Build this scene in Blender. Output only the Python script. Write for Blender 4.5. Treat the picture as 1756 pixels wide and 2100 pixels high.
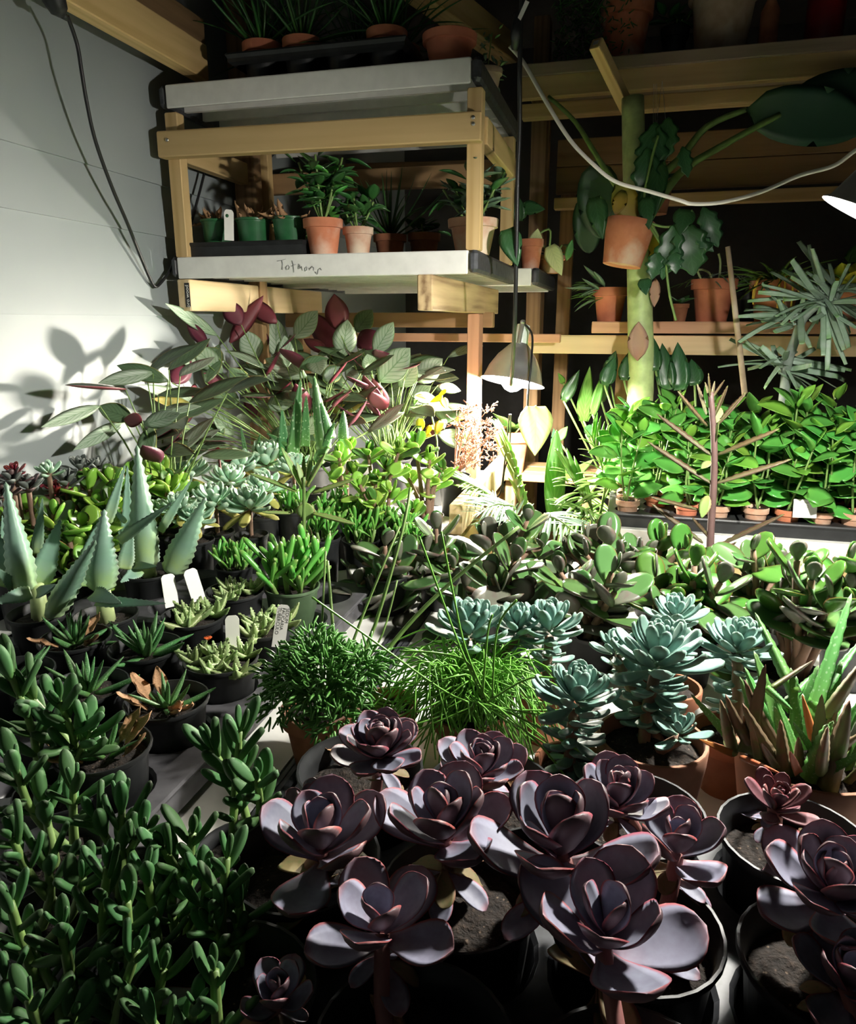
import bpy, math, random
from mathutils import Vector as V, Matrix as MX
random.seed(11)
for o in list(bpy.data.objects): bpy.data.objects.remove(o)
SC = bpy.context.scene
COL = SC.collection
rad = math.radians

# ------------------------------------------------------------------ camera, world, exposure
FPX, PITCH, YAW, CAMZ = 1500.0, rad(14.6), rad(15.1), 1.40
cd = bpy.data.cameras.new('camera'); cam = bpy.data.objects.new('camera', cd); COL.objects.link(cam)
cd.sensor_fit = 'HORIZONTAL'; cd.sensor_width = 36.0; cd.lens = FPX / 1756.0 * 36.0
cd.clip_start = 0.02
cam.location = (0, 0, CAMZ); cam.rotation_euler = (math.pi / 2 - PITCH, 0, YAW)
SC.camera = cam
w = bpy.data.worlds.new('world'); SC.world = w; w.use_nodes = True
w.node_tree.nodes['Background'].inputs[0].default_value = (0.62, 0.72, 0.70, 1)
w.node_tree.nodes['Background'].inputs[1].default_value = 0.045
SC.view_settings.view_transform = 'Standard'; SC.view_settings.look = 'None'
SC.view_settings.gamma = 1.0; SC.view_settings.use_curve_mapping = False
SC.view_settings.exposure = 0.25
LAMP_A, LAMP_B = 3000.0, 1750.0          # radiance of the two clamp-lamp bulbs

# a pixel of the photograph gives a direction; a plane (z, Y or X) gives the distance
_c = V((0, 0, CAMZ)); _h = V((-math.sin(YAW), math.cos(YAW), 0)); _r = V((math.cos(YAW), math.sin(YAW), 0)); _u = V((0, 0, 1))
_f = _h * math.cos(PITCH) - _u * math.sin(PITCH); _up = _h * math.sin(PITCH) + _u * math.cos(PITCH)
def P(px, py, z=None, Y=None, X=None):
    d = _f + _r * ((px - 878) / FPX) + _up * ((1050 - py) / FPX)
    if z is not None: t = (z - CAMZ) / d.z
    elif Y is not None: t = Y / d.y
    else: t = X / d.x
    return _c + d * t
def PW(px, py, Y, xmin=-1.205):           # as P on a plane Y, but never behind the left wall
    p = P(px, py, Y=Y)
    return p if p.x > xmin else P(px, py, X=xmin)
def mpp(p): return (p - _c).dot(_f) / FPX  # metres per pixel at a point
def lerp(a, b, t): return a + (b - a) * t
R = random.uniform

# ------------------------------------------------------------------ materials
MATS = {}
def _new(name):
    m = bpy.data.materials.new(name); m.use_nodes = True
    nt = m.node_tree; return m, nt, nt.nodes, nt.links, nt.nodes['Principled BSDF']
def ramp(nt, fac, stops):
    r = nt.nodes.new('ShaderNodeValToRGB'); nt.links.new(fac, r.inputs[0])
    e = r.color_ramp.elements
    while len(e) < len(stops): e.new(0.5)
    for k, (p, c) in enumerate(stops): e[k].position = p; e[k].color = (*c, 1)
    return r.outputs[0]
def noise(nt, scale, detail=3, vec=None):
    n = nt.nodes.new('ShaderNodeTexNoise'); n.inputs['Scale'].default_value = scale; n.inputs['Detail'].default_value = detail
    if vec is not None: nt.links.new(vec, n.inputs['Vector'])
    return n.outputs['Fac']
def mixc(nt, fac, a, b, mode='MIX'):
    m = nt.nodes.new('ShaderNodeMix'); m.data_type = 'RGBA'; m.blend_type = mode
    for s, v in ((0, fac), (6, a), (7, b)):
        if hasattr(v, 'is_linked') or hasattr(v, 'links'): nt.links.new(v, m.inputs[s])
        elif s == 0: m.inputs[0].default_value = v
        else: m.inputs[s].default_value = (*v, 1)
    return m.outputs[2]
def math_(nt, op, a, b=None):
    m = nt.nodes.new('ShaderNodeMath'); m.operation = op
    for i, v in enumerate((a, b)):
        if v is None: continue
        if hasattr(v, 'links'): nt.links.new(v, m.inputs[i])
        else: m.inputs[i].default_value = v
    return m.outputs[0]
def texco(nt, which='Object'): return nt.nodes.new('ShaderNodeTexCoord').outputs[which]
def bump(nt, bs, h, s, d=0.002):
    b = nt.nodes.new('ShaderNodeBump'); b.inputs['Strength'].default_value = s; b.inputs['Distance'].default_value = d
    nt.links.new(h, b.inputs['Height']); nt.links.new(b.outputs[0], bs.inputs['Normal'])

def plain(name, col, rough=0.5, metal=0.0, var=0.12, scale=30, bmp=0.0, spec=0.5):
    if name in MATS: return MATS[name]
    m, nt, N, L, bs = _new(name)
    f = noise(nt, scale, 4, texco(nt))
    c = ramp(nt, f, [(0.3, [x * (1 - var) for x in col]), (0.7, [min(1, x * (1 + var)) for x in col])])
    L.new(c, bs.inputs['Base Color']); bs.inputs['Roughness'].default_value = rough; bs.inputs['Metallic'].default_value = metal
    bs.inputs['Specular IOR Level'].default_value = spec
    if bmp: bump(nt, bs, f, bmp)
    MATS[name] = m; return m

def wood(name, a, b, rough=0.6):
    m, nt, N, L, bs = _new(name)
    mp = N.new('ShaderNodeMapping'); mp.inputs['Scale'].default_value = (1.6, 26, 26)
    L.new(texco(nt), mp.inputs[0])
    n1 = noise(nt, 2.2, 6, mp.outputs[0])
    wv = N.new('ShaderNodeTexWave'); wv.wave_type = 'BANDS'; wv.bands_direction = 'Y'
    wv.inputs['Scale'].default_value = 0.5; wv.inputs['Distortion'].default_value = 7; wv.inputs['Detail'].default_value = 2
    L.new(mp.outputs[0], wv.inputs['Vector'])
    f = math_(nt, 'ADD', math_(nt, 'MULTIPLY', n1, 0.7), math_(nt, 'MULTIPLY', wv.outputs['Fac'], 0.3))
    c = ramp(nt, f, [(0.28, a), (0.5, [lerp(x, y, 0.65) for x, y in zip(a, b)]), (0.75, b)])
    rnd = N.new('ShaderNodeObjectInfo').outputs['Random']
    hv = N.new('ShaderNodeHueSaturation'); L.new(c, hv.inputs['Color'])
    L.new(math_(nt, 'ADD', math_(nt, 'MULTIPLY', rnd, 0.35), 0.82), hv.inputs['Value'])
    L.new(hv.outputs[0], bs.inputs['Base Color']); bs.inputs['Roughness'].default_value = rough
    bump(nt, bs, n1, 0.12, 0.001)
    MATS[name] = m; return m

def leafmat(name, mid, base=None, edge=None, edge_w=0.2, tip=None, rough=0.4, spec=0.4, trans=0.12, var=0.18,
            vein=None, spots=None, patch=None, bloom=None):
    """leaf colour by the leaf's own u (across) and v (along) coordinates, varied per leaf"""
    m, nt, N, L, bs = _new(name)
    uv = texco(nt, 'UV'); sp = N.new('ShaderNodeSeparateXYZ'); L.new(uv, sp.inputs[0]); u, v = sp.outputs[0], sp.outputs[1]
    c = ramp(nt, v, [(0.0, base or mid), (0.38, mid), (0.86, mid), (1.0, tip or mid)])
    across = math_(nt, 'MULTIPLY', math_(nt, 'ABSOLUTE', math_(nt, 'SUBTRACT', u, 0.5)), 2.0)
    if vein:
        wv = N.new('ShaderNodeTexWave'); wv.wave_type = 'BANDS'; wv.bands_direction = 'Y'
        wv.inputs['Scale'].default_value = 2.0; wv.inputs['Distortion'].default_value = 0.6
        cb = N.new('ShaderNodeCombineXYZ')
        L.new(math_(nt, 'SUBTRACT', math_(nt, 'MULTIPLY', v, 1.15), math_(nt, 'MULTIPLY', across, 0.42)), cb.inputs[1])
        L.new(cb.outputs[0], wv.inputs[0])
        fv = ramp(nt, wv.outputs['Fac'], [(0.0, (0.75,) * 3), (0.22, (0.0,) * 3)])
        c = mixc(nt, fv, c, vein)
        c = mixc(nt, ramp(nt, across, [(0.02, (0.8,) * 3), (0.07, (0,) * 3)]), c, vein)
    if spots:
        vo = N.new('ShaderNodeTexVoronoi'); vo.inputs['Scale'].default_value = spots[1] * .17; L.new(texco(nt), vo.inputs[0])
        c = mixc(nt, ramp(nt, vo.outputs['Distance'], [(0.18, (1,) * 3), (0.3, (0,) * 3)]), c, spots[0])
    if patch:
        f = noise(nt, 2.5 + patch[1] * .06, 3, texco(nt))
        c = mixc(nt, ramp(nt, f, [(0.52, (0,) * 3), (0.66, (1,) * 3)]), c, patch[0])
    if bloom:
        f = noise(nt, 6, 4, texco(nt))
        c = mixc(nt, ramp(nt, f, [(0.3, (0,) * 3), (0.75, (0.7,) * 3)]), c, bloom)
    if edge: c = mixc(nt, ramp(nt, across, [(1 - edge_w, (0,) * 3), (1 - edge_w * 0.25, (1,) * 3)]), c, edge)
    rnd = N.new('ShaderNodeObjectInfo').outputs['Random']
    hv = N.new('ShaderNodeHueSaturation'); L.new(c, hv.inputs['Color'])
    L.new(math_(nt, 'ADD', math_(nt, 'MULTIPLY', rnd, 2 * var), 1 - var), hv.inputs['Value'])
    L.new(math_(nt, 'ADD', math_(nt, 'MULTIPLY', rnd, 0.03), 0.485), hv.inputs['Hue'])
    L.new(hv.outputs[0], bs.inputs['Base Color'])
    bs.inputs['Roughness'].default_value = rough; bs.inputs['Specular IOR Level'].default_value = spec
    tr = N.new('ShaderNodeBsdfTranslucent'); hs = N.new('ShaderNodeHueSaturation'); hs.inputs['Value'].default_value = 1.5
    L.new(hv.outputs[0], hs.inputs['Color']); L.new(hs.outputs[0], tr.inputs[0])
    mx = N.new('ShaderNodeMixShader'); mx.inputs[0].default_value = trans
    L.new(bs.outputs[0], mx.inputs[1]); L.new(tr.outputs[0], mx.inputs[2]); L.new(mx.outputs[0], N['Material Output'].inputs[0])
    MATS[name] = m; return m

wood('pine', (0.50, 0.33, 0.13), (0.64, 0.45, 0.21))
wood('pale_pine', (0.60, 0.44, 0.23), (0.74, 0.57, 0.34))
wood('old_wood', (0.20, 0.115, 0.05), (0.33, 0.20, 0.095), 0.7)
wood('grey_wood', (0.21, 0.16, 0.11), (0.33, 0.25, 0.17), 0.8)
wood('cedar', (0.48, 0.24, 0.14), (0.60, 0.33, 0.20), 0.7)
wood('rough_timber', (0.22, 0.13, 0.06), (0.62, 0.45, 0.24), 0.8)
plain('white_plastic', (0.74, 0.73, 0.69), 0.38, var=0.06)
plain('black_plastic', (0.014, 0.015, 0.016), 0.5, var=0.4)
plain('carrier_plastic', (0.045, 0.047, 0.053), 0.5, var=0.5, scale=60)
plain('grey_carrier', (0.085, 0.083, 0.09), 0.3, var=0.3, scale=40)
plain('green_pot', (0.018, 0.10, 0.035), 0.4, var=0.2)
plain('dull_green_pot', (0.10, 0.16, 0.085), 0.35, var=0.2)
plain('cord_black', (0.010, 0.010, 0.011), 0.45)
plain('cord_white', (0.70, 0.66, 0.56), 0.5, var=0.05)
plain('aluminium', (0.78, 0.78, 0.80), 0.36, 0.9, var=0.05)
plain('ceramic', (0.62, 0.66, 0.62), 0.35, var=0.04)
plain('tag', (0.80, 0.79, 0.74), 0.45, var=0.04)
plain('tag_grey', (0.46, 0.45, 0.43), 0.45, var=0.05)
plain('ink', (0.02, 0.02, 0.02), 0.8)
plain('pencil', (0.34, 0.34, 0.34), 0.8)
plain('screw', (0.6, 0.6, 0.6), 0.3, 1.0)
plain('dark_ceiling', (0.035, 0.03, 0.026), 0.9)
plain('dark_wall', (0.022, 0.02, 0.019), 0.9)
plain('concrete', (0.10, 0.095, 0.09), 0.9, bmp=0.3, scale=12)
plain('fieldstone', (0.20, 0.19, 0.16), 0.8, bmp=0.4, scale=20)
plain('dead_leaf', (0.36, 0.20, 0.10), 0.8, var=0.35)
plain('dry_stem', (0.42, 0.21, 0.14), 0.8, var=0.3)
plain('bark_stem', (0.20, 0.12, 0.08), 0.8, var=0.35, bmp=0.3)
plain('green_stem', (0.16, 0.26, 0.07), 0.5, var=0.25)
plain('pale_stem', (0.44, 0.54, 0.24), 0.5, var=0.2)
plain('pink_stem', (0.30, 0.12, 0.11), 0.6, var=0.2)
plain('kal_stem', (0.09, 0.05, 0.045), 0.6, var=0.3)
plain('grey_stem', (0.26, 0.31, 0.27), 0.6, var=0.25)
plain('yellow_stem', (0.72, 0.48, 0.06), 0.6, var=0.2)
plain('bulb_holder', (0.5, 0.5, 0.48), 0.4)
plain('red_can', (0.20, 0.012, 0.012), 0.4)
def _soil():
    m, nt, N, L, bs = _new('soil')
    f = noise(nt, 160, 6, texco(nt)); vo = N.new('ShaderNodeTexVoronoi'); vo.inputs['Scale'].default_value = 130; L.new(texco(nt), vo.inputs[0])
    c = ramp(nt, f, [(0.3, (0.006, 0.004, 0.003)), (0.6, (0.018, 0.011, 0.007)), (0.8, (0.06, 0.038, 0.024))])
    c = mixc(nt, ramp(nt, vo.outputs['Distance'], [(0.1, (1,) * 3), (0.17, (0,) * 3)]), c, (0.14, 0.10, 0.07))
    L.new(c, bs.inputs['Base Color']); bs.inputs['Roughness'].default_value = 0.95; bump(nt, bs, f, 0.9, 0.006); MATS['soil'] = m
_soil()
def _terra(name, a, b, chalk, amount):
    m, nt, N, L, bs = _new(name)
    f = noise(nt, 9, 6, texco(nt)); g = noise(nt, 22, 5, texco(nt))
    c = ramp(nt, g, [(0.3, a), (0.7, b)])
    c = mixc(nt, ramp(nt, f, [(amount, (0,) * 3), (amount + 0.16, (0.85,) * 3)]), c, chalk)
    L.new(c, bs.inputs['Base Color']); bs.inputs['Roughness'].default_value = 0.85; bump(nt, bs, g, 0.15, 0.001); MATS[name] = m
_terra('terracotta', (0.44, 0.14, 0.065), (0.60, 0.23, 0.12), (0.64, 0.46, 0.35), 0.50)
_terra('terracotta_clean', (0.50, 0.15, 0.08), (0.62, 0.22, 0.12), (0.62, 0.36, 0.26), 0.72)
_terra('terracotta_chalky', (0.42, 0.20, 0.12), (0.60, 0.36, 0.24), (0.66, 0.57, 0.44), 0.44)
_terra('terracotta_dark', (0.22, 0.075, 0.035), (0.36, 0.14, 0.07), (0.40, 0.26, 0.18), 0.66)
_terra('terracotta_old', (0.27, 0.12, 0.07), (0.40, 0.20, 0.125), (0.44, 0.30, 0.22), 0.62)
_terra('pale_clay', (0.38, 0.27, 0.17), (0.52, 0.40, 0.28), (0.60, 0.52, 0.42), 0.5)
def _sheet():
    m, nt, N, L, bs = _new('white_sheeting')
    f = noise(nt, 2.5, 3, texco(nt)); L.new(ramp(nt, f, [(0.3, (0.27, 0.305, 0.31)), (0.7, (0.31, 0.34, 0.34))]), bs.inputs['Base Color'])
    bs.inputs['Roughness'].default_value = 0.5
    bump(nt, bs, noise(nt, 4.5, 2, texco(nt)), 0.25, 0.02); MATS['white_sheeting'] = m
_sheet()
def _glow(name, col, s):
    m, nt, N, L, bs = _new(name)
    bs.inputs['Emission Color'].default_value = (*col, 1); bs.inputs['Emission Strength'].default_value = s; MATS[name] = m
_glow('bulb_lit', (1.0, 0.93, 0.80), LAMP_A); _glow('bulb_lit_cool', (1.0, 0.97, 0.88), LAMP_B)

# leaf colours
leafmat('ech_purple', (0.205, 0.20, 0.275), base=(0.27, 0.12, 0.16), edge=(0.33, 0.09, 0.11), edge_w=0.11, tip=(0.31, 0.13, 0.16), rough=0.55, spec=0.3, trans=0.05, bloom=(0.32, 0.335, 0.43))
leafmat('ech_purple_under', (0.125, 0.075, 0.085), base=(0.21, 0.05, 0.06), edge=(0.32, 0.075, 0.085), edge_w=0.16, rough=0.5, trans=0.04)
leafmat('ech_red', (0.22, 0.08, 0.085), base=(0.16, 0.05, 0.05), edge=(0.26, 0.07, 0.07), rough=0.5, trans=0.06, bloom=(0.28, 0.16, 0.19))
leafmat('ech_tan', (0.20, 0.15, 0.07), base=(0.16, 0.08, 0.05), edge=(0.24, 0.10, 0.06), rough=0.6, trans=0.08, patch=((0.13, 0.14, 0.05), 30))
leafmat('ech_blue', (0.155, 0.292, 0.241), base=(0.172, 0.275, 0.155), edge=(0.224, 0.361, 0.301), edge_w=0.12, tip=(0.232, 0.344, 0.267), rough=0.55, trans=0.06, bloom=(0.232, 0.361, 0.327))
leafmat('ech_mint', (0.391, 0.621, 0.437), base=(0.437, 0.575, 0.207), tip=(0.552, 0.667, 0.460), rough=0.5, trans=0.10, bloom=(0.552, 0.713, 0.598))
leafmat('ech_yellow', (0.40, 0.36, 0.10), base=(0.44, 0.28, 0.07), rough=0.6, trans=0.1)
leafmat('dark_rosette', (0.085, 0.05, 0.05), base=(0.08, 0.07, 0.05), edge=(0.12, 0.06, 0.06), rough=0.5, trans=0.05)
leafmat('grey_rosette', (0.15, 0.17, 0.155), base=(0.18, 0.20, 0.12), rough=0.55, trans=0.05)
leafmat('red_leaf', (0.20, 0.02, 0.028), base=(0.18, 0.03, 0.03), rough=0.45, trans=0.1)
leafmat('jade_dark', (0.06, 0.135, 0.04), base=(0.12, 0.22, 0.05), edge=(0.15, 0.06, 0.03), edge_w=0.07, rough=0.28, spec=0.5, trans=0.05)
leafmat('jade_grey', (0.109, 0.112, 0.086), base=(0.075, 0.098, 0.049), edge=(0.098, 0.060, 0.045), edge_w=0.1, rough=0.38, spec=0.4, trans=0.04, patch=((0.105, 0.079, 0.068), 18))
leafmat('jade_fresh', (0.054, 0.147, 0.023), base=(0.093, 0.194, 0.029), edge=(0.172, 0.072, 0.022), edge_w=0.08, rough=0.3, spec=0.5, trans=0.10)
leafmat('jade_bright', (0.263, 0.500, 0.069), base=(0.375, 0.575, 0.100), edge=(0.475, 0.575, 0.125), edge_w=0.1, rough=0.32, spec=0.5, trans=0.14)
leafmat('gollum', (0.126, 0.378, 0.063), base=(0.224, 0.448, 0.084), tip=(0.238, 0.336, 0.084), rough=0.32, spec=0.45, trans=0.08)
leafmat('finger_fuzzy', (0.064, 0.162, 0.054), base=(0.108, 0.215, 0.044), tip=(0.054, 0.098, 0.044), rough=0.6, spec=0.25, trans=0.07, bloom=(0.059, 0.146, 0.048))
leafmat('aloe_big', (0.200, 0.362, 0.250), base=(0.375, 0.525, 0.175), edge=(0.375, 0.500, 0.350), edge_w=0.07, tip=(0.150, 0.237, 0.163), rough=0.42, trans=0.05, bloom=(0.250, 0.388, 0.325))
leafmat('aloe_spot', (0.060, 0.192, 0.060), base=(0.108, 0.264, 0.060), rough=0.4, trans=0.06, spots=((0.360, 0.504, 0.312), 95), edge=(0.300, 0.432, 0.216), edge_w=0.1)
leafmat('aloe_brown', (0.17, 0.12, 0.075), base=(0.14, 0.20, 0.06), tip=(0.20, 0.10, 0.06), rough=0.5, trans=0.06, patch=((0.11, 0.17, 0.05), 14))
leafmat('aloe_green', (0.09, 0.26, 0.06), base=(0.12, 0.30, 0.05), tip=(0.15, 0.24, 0.10), rough=0.45, trans=0.08, spots=((0.22, 0.36, 0.18), 150))
leafmat('aloe_orange', (0.45, 0.14, 0.04), base=(0.40, 0.16, 0.05), rough=0.6, trans=0.08)
leafmat('faucaria', (0.266, 0.378, 0.140), base=(0.224, 0.392, 0.084), edge=(0.588, 0.644, 0.364), edge_w=0.13, rough=0.5, trans=0.06, patch=((0.350, 0.448, 0.210), 60))
leafmat('haworthia', (0.078, 0.208, 0.065), base=(0.117, 0.260, 0.065), rough=0.45, trans=0.08, spots=((0.286, 0.416, 0.260), 130))
leafmat('cal_top', (0.360, 0.444, 0.336), base=(0.300, 0.396, 0.264), edge=(0.204, 0.312, 0.156), edge_w=0.16, vein=(0.132, 0.240, 0.120), rough=0.42, trans=0.10)
leafmat('cal_dark', (0.09, 0.15, 0.075), base=(0.10, 0.15, 0.07), edge=(0.30, 0.27, 0.07), edge_w=0.1, vein=(0.05, 0.09, 0.04), rough=0.4, trans=0.12)
leafmat('cal_under', (0.13, 0.022, 0.038), base=(0.12, 0.02, 0.035), edge=(0.17, 0.04, 0.05), edge_w=0.08, rough=0.5, trans=0.12)
leafmat('cal_yellow', (0.42, 0.36, 0.08), base=(0.26, 0.30, 0.08), tip=(0.45, 0.27, 0.07), rough=0.5, trans=0.2)
leafmat('peperomia', (0.090, 0.312, 0.054), base=(0.132, 0.360, 0.060), edge=(0.168, 0.408, 0.072), edge_w=0.08, rough=0.2, spec=0.55, trans=0.12)
leafmat('peperomia_new', (0.18, 0.38, 0.05), base=(0.2, 0.38, 0.06), rough=0.25, spec=0.5, trans=0.2)
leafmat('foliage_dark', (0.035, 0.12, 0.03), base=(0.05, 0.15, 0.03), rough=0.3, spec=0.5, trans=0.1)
leafmat('foliage_grey', (0.13, 0.21, 0.14), base=(0.12, 0.2, 0.1), rough=0.5, trans=0.1)
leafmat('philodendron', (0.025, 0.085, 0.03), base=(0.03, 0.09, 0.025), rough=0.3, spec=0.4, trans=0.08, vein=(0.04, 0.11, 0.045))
leafmat('philo_light', (0.10, 0.25, 0.045), base=(0.11, 0.25, 0.04), vein=(0.16, 0.32, 0.08), rough=0.3, trans=0.2)
leafmat('pale_heart', (0.72, 0.76, 0.44), base=(0.66, 0.72, 0.36), vein=(0.60, 0.66, 0.34), rough=0.4, trans=0.45)
leafmat('palm', (0.16, 0.32, 0.06), base=(0.2, 0.34, 0.07), rough=0.4, trans=0.22)
leafmat('palm_striped', (0.15, 0.30, 0.07), base=(0.2, 0.36, 0.08), rough=0.4, trans=0.2, vein=(0.24, 0.40, 0.11))
leafmat('silver_strap', (0.27, 0.42, 0.26), base=(0.42, 0.54, 0.45), tip=(0.20, 0.38, 0.12), rough=0.38, trans=0.15, bloom=(0.46, 0.56, 0.50))
leafmat('banana_dark', (0.03, 0.075, 0.045), base=(0.05, 0.1, 0.04), rough=0.45, trans=0.08)
leafmat('banana_yellow', (0.42, 0.29, 0.03), base=(0.20, 0.24, 0.04), tip=(0.30, 0.12, 0.05), rough=0.5, trans=0.2)
leafmat('dry_sheath', (0.52, 0.33, 0.23), base=(0.45, 0.24, 0.15), rough=0.7, trans=0.1)
leafmat('kalanchoe', (0.068, 0.055, 0.021), base=(0.058, 0.072, 0.023), edge=(0.078, 0.036, 0.023), edge_w=0.3, rough=0.5, trans=0.06, patch=((0.104, 0.137, 0.039), 40))
leafmat('kalanchoe_green', (0.22, 0.34, 0.10), base=(0.24, 0.38, 0.08), edge=(0.32, 0.22, 0.12), edge_w=0.2, rough=0.5, trans=0.08)
leafmat('rhipsalis', (0.085, 0.215, 0.04), rough=0.45, trans=0.06)
leafmat('grass_green', (0.172, 0.391, 0.057), rough=0.4, trans=0.1)
leafmat('yellow_leaf', (0.50, 0.48, 0.05), base=(0.4, 0.45, 0.05), rough=0.4, trans=0.3)

# ------------------------------------------------------------------ mesh helpers
class MB:
    def __init__(s): s.v = []; s.f = []; s.m = []
    def add(s, vs, fs, mi=0):
        k = len(s.v); s.v += [tuple(x) for x in vs]; s.f += [tuple(i + k for i in f) for f in fs]; s.m += [mi] * len(fs); return s
    def box(s, a, b, mi=0, bev=0.0):
        x0, y0, z0 = a; x1, y1, z1 = b; e = min(bev, abs(x1 - x0) / 3, abs(y1 - y0) / 3, abs(z1 - z0) / 3)
        if e <= 0:
            return s.add([(x0, y0, z0), (x1, y0, z0), (x1, y1, z0), (x0, y1, z0), (x0, y0, z1), (x1, y0, z1), (x1, y1, z1), (x0, y1, z1)],
                         [(0, 3, 2, 1), (4, 5, 6, 7), (0, 1, 5, 4), (1, 2, 6, 5), (2, 3, 7, 6), (3, 0, 4, 7)], mi)
        def ring(z, k): # chamfered corners
            return [(x0 + e + k, y0 + k, z), (x1 - e - k, y0 + k, z), (x1 - k, y0 + e + k, z), (x1 - k, y1 - e - k, z),
                    (x1 - e - k, y1 - k, z), (x0 + e + k, y1 - k, z), (x0 + k, y1 - e - k, z), (x0 + k, y0 + e + k, z)]
        vs = ring(z0, e * .6) + ring(z0 + e, 0) + ring(z1 - e, 0) + ring(z1, e * .6)
        fs = [tuple(range(7, -1, -1)), tuple(range(24, 32))]
        for r in range(3):
            for i in range(8): fs.append((r * 8 + i, r * 8 + (i + 1) % 8, r * 8 + 8 + (i + 1) % 8, r * 8 + 8 + i))
        return s.add(vs, fs, mi)
    def tube(s, pts, rad_, n=6, mi=0, cap=True, flat=1.0):
        pts = [V(p) for p in pts]; m = len(pts)
        rs = rad_ if isinstance(rad_, (list, tuple)) else [rad_] * m
        t = (pts[1] - pts[0]).normalized(); a = t.orthogonal().normalized(); vs = []; fs = []
        for i, p in enumerate(pts):
            t2 = (pts[min(i + 1, m - 1)] - pts[max(i - 1, 0)])
            t2 = t2.normalized() if t2.length > 1e-9 else t
            a = (a - t2 * a.dot(t2)); a = a.normalized() if a.length > 1e-6 else t2.orthogonal().normalized(); b = t2.cross(a)
            for k in range(n):
                an = 2 * math.pi * k / n; vs.append(p + a * (rs[i] * math.cos(an)) + b * (rs[i] * flat * math.sin(an)))
        for i in range(m - 1):
            for k in range(n): fs.append((i * n + k, i * n + (k + 1) % n, (i + 1) * n + (k + 1) % n, (i + 1) * n + k))
        if cap: fs.append(tuple(range(n - 1, -1, -1))); fs.append(tuple(range((m - 1) * n, m * n)))
        return s.add(vs, fs, mi)
    def lathe(s, prof, n=24, c=(0, 0, 0), mi=0, close=True):
        vs = []; fs = []
        for (r, z) in prof:
            for k in range(n):
                a = 2 * math.pi * k / n; vs.append((c[0] + r * math.cos(a), c[1] + r * math.sin(a), c[2] + z))
        for i in range(len(prof) - 1):
            for k in range(n): fs.append((i * n + k, i * n + (k + 1) % n, (i + 1) * n + (k + 1) % n, (i + 1) * n + k))
        if close:
            fs.append(tuple(range(n - 1, -1, -1))); fs.append(tuple(range((len(prof) - 1) * n, len(prof) * n)))
        return s.add(vs, fs, mi)
    def mesh(s, name, mats, smooth=True, uv=None):
        me = bpy.data.meshes.new(name); me.from_pydata(s.v, [], s.f); me.update()
        for m in (mats if isinstance(mats, (list, tuple)) else [mats]): me.materials.append(MATS[m])
        me.polygons.foreach_set('material_index', s.m)
        if smooth: me.polygons.foreach_set('use_smooth', [True] * len(s.f))
        if uv:
            l = me.uv_layers.new(name='UVMap'); idx = [0] * len(me.loops); me.loops.foreach_get('vertex_index', idx)
            fl = [];
            for i in idx: fl += uv[i]
            l.data.foreach_set('uv', fl)
        return me
    def obj(s, name, mats, parent=None, smooth=True, angle=None):
        o = bpy.data.objects.new(name, s.mesh(name, mats, smooth)); COL.objects.link(o); o.parent = parent
        if smooth and angle:
            o.data.set_sharp_from_angle(angle=rad(angle))
        return o
def smooth_path(pts, n=4):
    pts = [V(p) for p in pts]; out = []
    for i in range(len(pts) - 1):
        p0, p1, p2, p3 = pts[max(i - 1, 0)], pts[i], pts[i + 1], pts[min(i + 2, len(pts) - 1)]
        for k in range(n):
            t = k / n
            out.append(0.5 * ((2 * p1) + (p2 - p0) * t + (2 * p0 - 5 * p1 + 4 * p2 - p3) * t * t + (3 * p1 - p0 - 3 * p2 + p3) * t ** 3))
    out.append(pts[-1]); return out
def tag(o, label, cat, group=None):
    o['label'] = label; o['category'] = cat
    if group: o['group'] = group
    return o
def thing(name, label, cat, loc, group=None):
    o = bpy.data.objects.new(name, None); COL.objects.link(o); o.location = loc; o.empty_display_size = 0.03
    return tag(o, label, cat, group)
def put(me, name, parent, mtx):
    o = bpy.data.objects.new(name, me); COL.objects.link(o); o.parent = parent; o.matrix_basis = mtx; return o
def struct(o): o['kind'] = 'structure'; return o
def frame(loc, ydir, zhint, sx=1, sy=1, sz=1):
    y = V(ydir).normalized(); z = V(zhint); x = y.cross(z)
    if x.length < 1e-5: x = y.orthogonal()
    x.normalize(); z = x.cross(y)
    m = MX(((x.x * sx, y.x * sy, z.x * sz, loc[0]), (x.y * sx, y.y * sy, z.y * sz, loc[1]), (x.z * sx, y.z * sy, z.z * sz, loc[2]), (0, 0, 0, 1)))
    return m
def beam(name, p0, p1, w_, h_, mat, parent=None, zhint=(0, 0, 1), bev=0.003):
    """a timber from p0 to p1 (centres of its end faces); w_ across, h_ along zhint; grain along its length"""
    p0, p1 = V(p0), V(p1); L_ = (p1 - p0).length
    me = MB().box((0, -w_ / 2, -h_ / 2), (L_, w_ / 2, h_ / 2), 0, bev).mesh(name, mat, False)
    x = (p1 - p0).normalized(); z = V(zhint); y = z.cross(x).normalized(); z = x.cross(y)
    m = MX(((x.x, y.x, z.x, p0.x), (x.y, y.y, z.y, p0.y), (x.z, y.z, z.z, p0.z), (0, 0, 0, 1)))
    if parent: m = MX.Translation(-parent.location) @ m
    return put(me, name, parent, m)
def text_mesh(name, s, size, mat, parent, mtx):
    cu = bpy.data.curves.new(name, 'FONT'); cu.body = s; cu.size = size; cu.align_x = 'LEFT'; cu.align_y = 'CENTER'; cu.space_line = 0.85; cu.extrude = 0.00012
    t = bpy.data.objects.new(name + '_tmp', cu); COL.objects.link(t)
    me = bpy.data.meshes.new_from_object(t.evaluated_get(bpy.context.evaluated_depsgraph_get())); bpy.data.objects.remove(t)
    me.name = name; me.materials.clear(); me.materials.append(MATS[mat]); return put(me, name, parent, mtx)

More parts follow.
